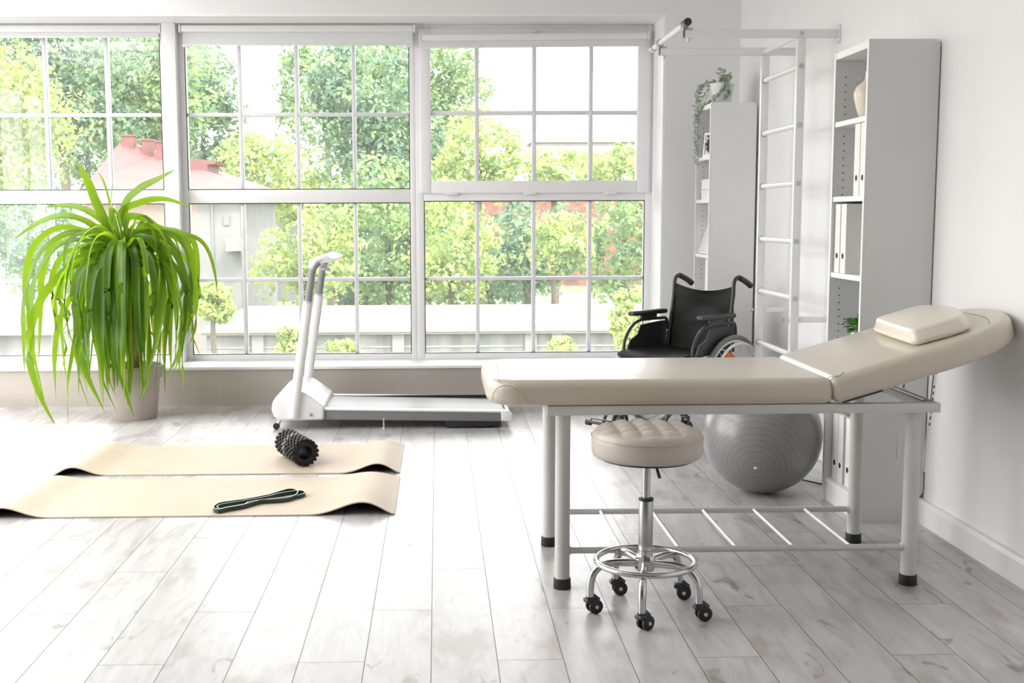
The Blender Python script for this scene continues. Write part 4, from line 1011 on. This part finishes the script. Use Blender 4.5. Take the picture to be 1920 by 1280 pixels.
def trunk_mesh(h, r):
    m = MB(); m.tube([(0, 0, 0), (.1, .05, h*.4), (-.05, 0, h*.75), (0, 0, h)], [r, r*.5], 8, smooth=3)
    return m
def tree(label, x, y, zc, rx, rz, kind, ry=None, group='trees outside the window'):
    e = thing('tree', label, 'tree', (x, y, GZ), group=group)
    tk = trunk_mesh(max(1., zc-GZ), .09+.05*rx).obj('trunk', M['bark'], e)
    TREE_N[0] += 1; px_ = y/2167.
    area = rx*rz/px_/px_
    c = bpy.data.objects.new('foliage', crown_mesh('foliage', TREE_N[0], M['fol_'+kind], rx, ry or rx, rz, 6.2*px_, int(min(12000, max(1500, area*.26)))))
    COL.objects.link(c); c.parent = e; c.location = (0, 0, zc-GZ)
    return e
def wx(pxx, y): # helper: world x for picture column at depth y (view axis geometry of the room camera)
    return y*math.tan(math.atan((pxx-869.5)/2167.1)+YAW)
def wz(py, y): return H+(403.5-py)/2167.1*y*1.0
TR = [ # px centre, py centre, depth, half width px, half height px, kind
 ('tall bright tree behind the left pane of the left window', -20, 220, 46, 150, 190, 'c'),
 ('tall dark tree filling the left window above the red roof', 130, 150, 62, 150, 170, 'b'),
 ('mid green tree right of the red roof chimneys', 270, 170, 66, 120, 170, 'a'),
 ('tree above the red roof in the first column of the middle window', 390, 230, 70, 80, 150, 'b'),
 ('round yellow-green tree beside the end of the red roof', 490, 330, 56, 80, 80, 'c'),
 ('low pale green tree behind the middle window centre', 590, 360, 62, 90, 75, 'c'),
 ('bright bushy tree in front of the white building', 572, 470, 51.7, 88, 90, 'c'),
 ('tallest dark green tree seen through the middle window', 700, 220, 60, 120, 170, 'b'),
 ('tall loose tree whose branches reach over the bright sky gap', 620, 170, 64, 90, 110, 'a'),
 ('bright green tree low in the right column of the middle window', 730, 440, 55, 105, 120, 'a'),
 ('dark tree behind the upright between middle and right windows', 800, 330, 64, 120, 150, 'b'),
 ('tall pale tree in the first pane of the tilting sash', 845, 180, 66, 70, 110, 'a'),
 ('yellow-green tree at the lower left of the tilting sash', 900, 300, 58, 95, 75, 'c'),
 ('bright tree in the first column of the lower right window', 850, 460, 53, 80, 110, 'c'),
 ('dark green tree before the brick building', 990, 470, 57, 110, 90, 'b'),
 ('yellow-green tree before the brick building', 1040, 460, 53, 60, 60, 'c'),
 ('low light green tree at the bottom of the tilting sash', 1040, 330, 66, 90, 45, 'c'),
 ('mid green tree at the right end of the lower right window', 1170, 450, 54, 75, 120, 'a'),
 ('light green tree at the bottom right pane of the tilting sash', 1160, 320, 70, 60, 40, 'c'),
 ('dark tree low behind the middle of the concrete roof', 690, 530, 56, 90, 50, 'b'),
 ('dark tree low behind the concrete roof in the right window', 920, 530, 58, 120, 50, 'b'),
 ('dark leafy tree behind the plant in the left window', 60, 440, 40, 90, 90, 'b')]
TR.append(('mid green tree behind the console of the treadmill', 655, 470, 57, 70, 80, 'a'))
TR.append(('pale tree low between the dark trees behind the concrete roof', 800, 470, 61, 80, 90, 'a'))
TR.append(('dark tree between the first two panes of the left window', 175, 250, 84, 80, 110, 'b'))
TR.append(('pale green tree whose top fills the third pane of the left window', 330, 140, 92, 60, 120, 'a'))
TR.append(('mid green tree beside the upright, right end of the middle window', 735, 150, 78, 60, 120, 'a'))
placed = []
for lab, cx, cy_, d, hwx, hh, kd in sorted(TR, key=lambda q: q[3]):
    if kd and d >= 55 and cx < 500: d = max(d+16, 72)
    moved = True
    while moved:
        moved = False
        for (c2, h2, d2) in placed:
            if abs(c2-cx) < (h2+hwx)*1.3 and abs(d2-d) < 4.9: d = d2+4.95; moved = True
    placed.append((cx, hwx, d))
    s_ = d/2167.
    tree(lab, wx(cx, d), d, wz(cy_, d), hwx*s_*1.28, hh*s_*1.2, kd, min(hwx*s_*1.2, 2.4))
for lab, cx, cy_, d, hwx, hh, kd in (('light green sapling close outside at the right end of the window', 1180, 600, 22, 42, 70, 'c'),
        ('bush in front of the concrete wall behind the treadmill', 550, 645, 36, 42, 40, 'c'), ('small bush before the concrete wall near the massage table', 1050, 655, 36, 34, 26, 'c'),
        ('bush below the red roofed house left of the concrete wall', 400, 565, 37, 50, 40, 'c'), ('bush at the foot of the wall beside the treadmill handrail', 640, 655, 36, 40, 22, 'c')):
    s_ = d/2167.; tree(lab, wx(cx, d), d, wz(cy_, d), hwx*s_, hh*s_, kd, None, 'bushes near the concrete building')
# flat-roofed concrete building
fb = thing('concrete_building', 'long low concrete building with a pale flat roof below the windows', 'building', (4, 45, GZ))
L_ = Matrix.Translation((-4, -45, -GZ)); zr = -2.55
m = MB(); m.prism([(wx(375, 40), zr), (16, zr), (16, zr-.25), (wx(375, 40), zr-.25)], 40, 50); m.obj('roof', M['concrete'], fb, 0, mtx=L_)
m = MB()
xa, xb = wx(385, 40.3), 15.5
openings = [(wx(805, 40.3), wx(832, 40.3), -4.75, -4.1), (wx(450, 40.3), wx(500, 40.3), -4.95, -4.75)]
m.box(xa, xb, 40.3, 40.55, GZ, zr-.25)
m.obj('wall', M['conwall'], fb, 0, mtx=L_)
m = MB(); m.box(xa, xb, 49, 49.3, GZ, zr-.25); m.box(xa, xa+.3, 40.5, 49, GZ, zr-.25); m.obj('back_wall', M['conwall'], fb, 0, mtx=L_)
for a, b, c, d in openings:
    m = MB(); m.box(a, b, 40.22, 40.32, c, d); m.obj('window', M['winglass'], fb, 0, mtx=L_)
for q in (470, 735, 985, 1035):
    m = MB(); m.box(wx(q, 40.2), wx(q+22, 40.2), 40.15, 40.3, GZ, zr-.25); m.obj('pilaster', M['plaster'], fb, 0, mtx=L_)
m = MB(); m.prism([(wx(375, 40)-.1, zr-.02), (16, zr-.06), (16, zr-.16), (wx(375, 40)-.1, zr-.16)], 39.9, 40.02); m.obj('rusty_edge', M['pinkwall'], fb, 0, mtx=L_)
rd = random.Random(4)
for q in range(5):
    x0_ = wx(440+q*150+rd.uniform(-30, 30), 44); m = MB(); m.box(x0_, x0_+rd.uniform(1.2, 2.6), 42+rd.uniform(0, 3), 45.5+rd.uniform(0, 2), zr, zr+.03); m.obj('roof_patch', M['stain'], fb, 0, mtx=L_)
m = MB(); m.box(wx(385, 40.3), 15.5, 40.27, 40.3, zr-.75, zr-.68); m.obj('lintel_band', M['plaster'], fb, 0, mtx=L_)
# red-roofed house
D = 54.
hs = thing('house', 'house with a red hipped metal roof, chimneys and pale walls behind the plant', 'house', (-12, D+6, GZ))
L_ = Matrix.Translation((12, -D-6, -GZ))
m = MB(); yb = D+13; xl, xr = wx(160, D), wx(492, D); ze = wz(352, D); ze2 = wz(357, D); rr = D+6.5
V = [m.b.verts.new(p) for p in ((xl, D, ze), (xr, D, ze2), (xr, yb, ze2), (xl, yb, ze), (wx(240, rr), rr, wz(262, rr)), (wx(305, rr), rr, wz(287, rr)))]
for ff in ((0, 1, 5, 4), (1, 2, 5), (2, 3, 4, 5), (3, 0, 4), (3, 2, 1, 0)): m.b.faces.new([V[i] for i in ff])
m.obj('roof', M['roofred'], hs, 0, mtx=L_)
m = MB(); m.box(xl, xr, D-.12, D, ze2-.22, ze2+.02); m.obj('gutter', M['roofred'], hs, 0, mtx=L_)
for a, b, c, d, dd in ((240, 262, 257, 285, rr-.4), (277, 296, 265, 290, rr-.4), (303, 320, 268, 300, rr-1)):
    m = MB(); m.box(wx(a, dd), wx(b, dd), dd-.25, dd+.4, wz(d, dd)-.8, wz(c, dd)); m.box(wx(a, dd)-.06, wx(b, dd)+.06, dd-.3, dd+.46, wz(c, dd), wz(c, dd)+.08); m.obj('chimney', M['roofred'], hs, 0, mtx=L_)
dd = D+3.5
m = MB(); m.prism([(wx(352, dd), wz(330, dd)), (wx(352, dd), wz(295, dd)), (wx(412, dd), wz(302, dd)), (wx(408, dd), wz(308, dd)), (wx(395, dd), wz(308, dd)), (wx(395, dd), wz(335, dd))], dd, dd+3); m.obj('dormer', M['roofred'], hs, 0, mtx=L_)
w0 = D+.5
m = MB(); m.box(wx(165, w0), wx(374, w0), w0, yb-.4, GZ, ze-.1); m.obj('pink_wall', M['pinkwall'], hs, 0, mtx=L_)
m = MB(); m.box(wx(374, w0), wx(453, w0), w0, yb-.4, GZ, ze2-.1); m.obj('wall', M['plaster'], hs, 0, mtx=L_)
for a, b, c, d in ((423, 434, 402, 420), (428, 446, 447, 470), (400, 404, 370, 500)):
    m = MB(); m.box(wx(a, w0), wx(b, w0), w0-.08, w0+.1, wz(d, w0), wz(c, w0)); m.obj('window', M['winglass'], hs, 0, mtx=L_)
dd = w0-1.4
m = MB(); m.box(wx(425, dd), wx(462, dd), dd, w0, wz(468, dd), wz(444, dd)); m.obj('balcony', M['plaster'], hs, 0, mtx=L_)
# white house behind
wh_ = thing('house', 'small white house with a grey gable seen behind the bright bushy tree', 'house', (-14, 108, GZ))
L_ = Matrix.Translation((14, -108, -GZ)); d = 108
m = MB(); m.box(wx(455, d), wx(560, d), d, d+8, GZ, wz(405, d)); m.obj('wall', M['plaster'], wh_, 0, mtx=L_)
m = MB(); m.prism([(wx(495, d), wz(403, d)), (wx(535, d), wz(375, d)), (wx(590, d), wz(403, d))], d-.3, d+8); m.obj('gable', M['plaster'], wh_, 0, mtx=L_)
m = MB(); m.box(wx(472, d), wx(488, d), d-.1, d+.1, wz(438, d), wz(424, d)); m.obj('window', M['winglass'], wh_, 0, mtx=L_)
# brick building
bk = thing('brick_building', 'red brick building half hidden by trees behind the right window', 'building', (9, 128, GZ))
L_ = Matrix.Translation((-9, -128, -GZ)); d = 128
m = MB(); m.box(wx(880, d), wx(1230, d), d, d+9, GZ, wz(365, d)); m.obj('wall', M['brick'], bk, 0, mtx=L_)
m = MB(); m.box(wx(875, d), wx(1235, d), d-.3, d+9.2, wz(365, d), wz(352, d)); m.obj('parapet', M['plaster'], bk, 0, mtx=L_)
# long distant pale block on the skyline
db = thing('apartment_building', 'faint pale building on the skyline behind the tilting sash', 'building', (14, 170, GZ))
L_ = Matrix.Translation((-14, -170, -GZ)); d = 170
m = MB(); m.box(wx(1000, d), wx(1240, d), d, d+10, GZ, wz(270, d)); m.obj('wall', M['plaster'], db, 0, mtx=L_)
m = MB(); m.box(wx(995, d), wx(1245, d), d-.4, d+10, wz(270, d), wz(266, d)); m.obj('parapet', M['pinkwall'], db, 0, mtx=L_)
# low sheds lower left
sh = thing('shed', 'low shed with pale sloping roof outside behind the plant', 'shed', (-9, 26, GZ))
L_ = Matrix.Translation((9, -26, -GZ)); 
m = MB(); m.prism([(wx(-160, 26), wz(600, 26)), (wx(60, 26), wz(540, 30)), (wx(150, 26), wz(600, 26)), (wx(150, 26), wz(606, 26)), (wx(-160, 26), wz(606, 26))], 24, 31); m.obj('roof', M['concrete'], sh, 0, mtx=L_)
m = MB(); m.box(wx(-150, 26), wx(140, 26), 24.3, 30.7, GZ, wz(604, 26)); m.obj('wall', M['conwall'], sh, 0, mtx=L_)
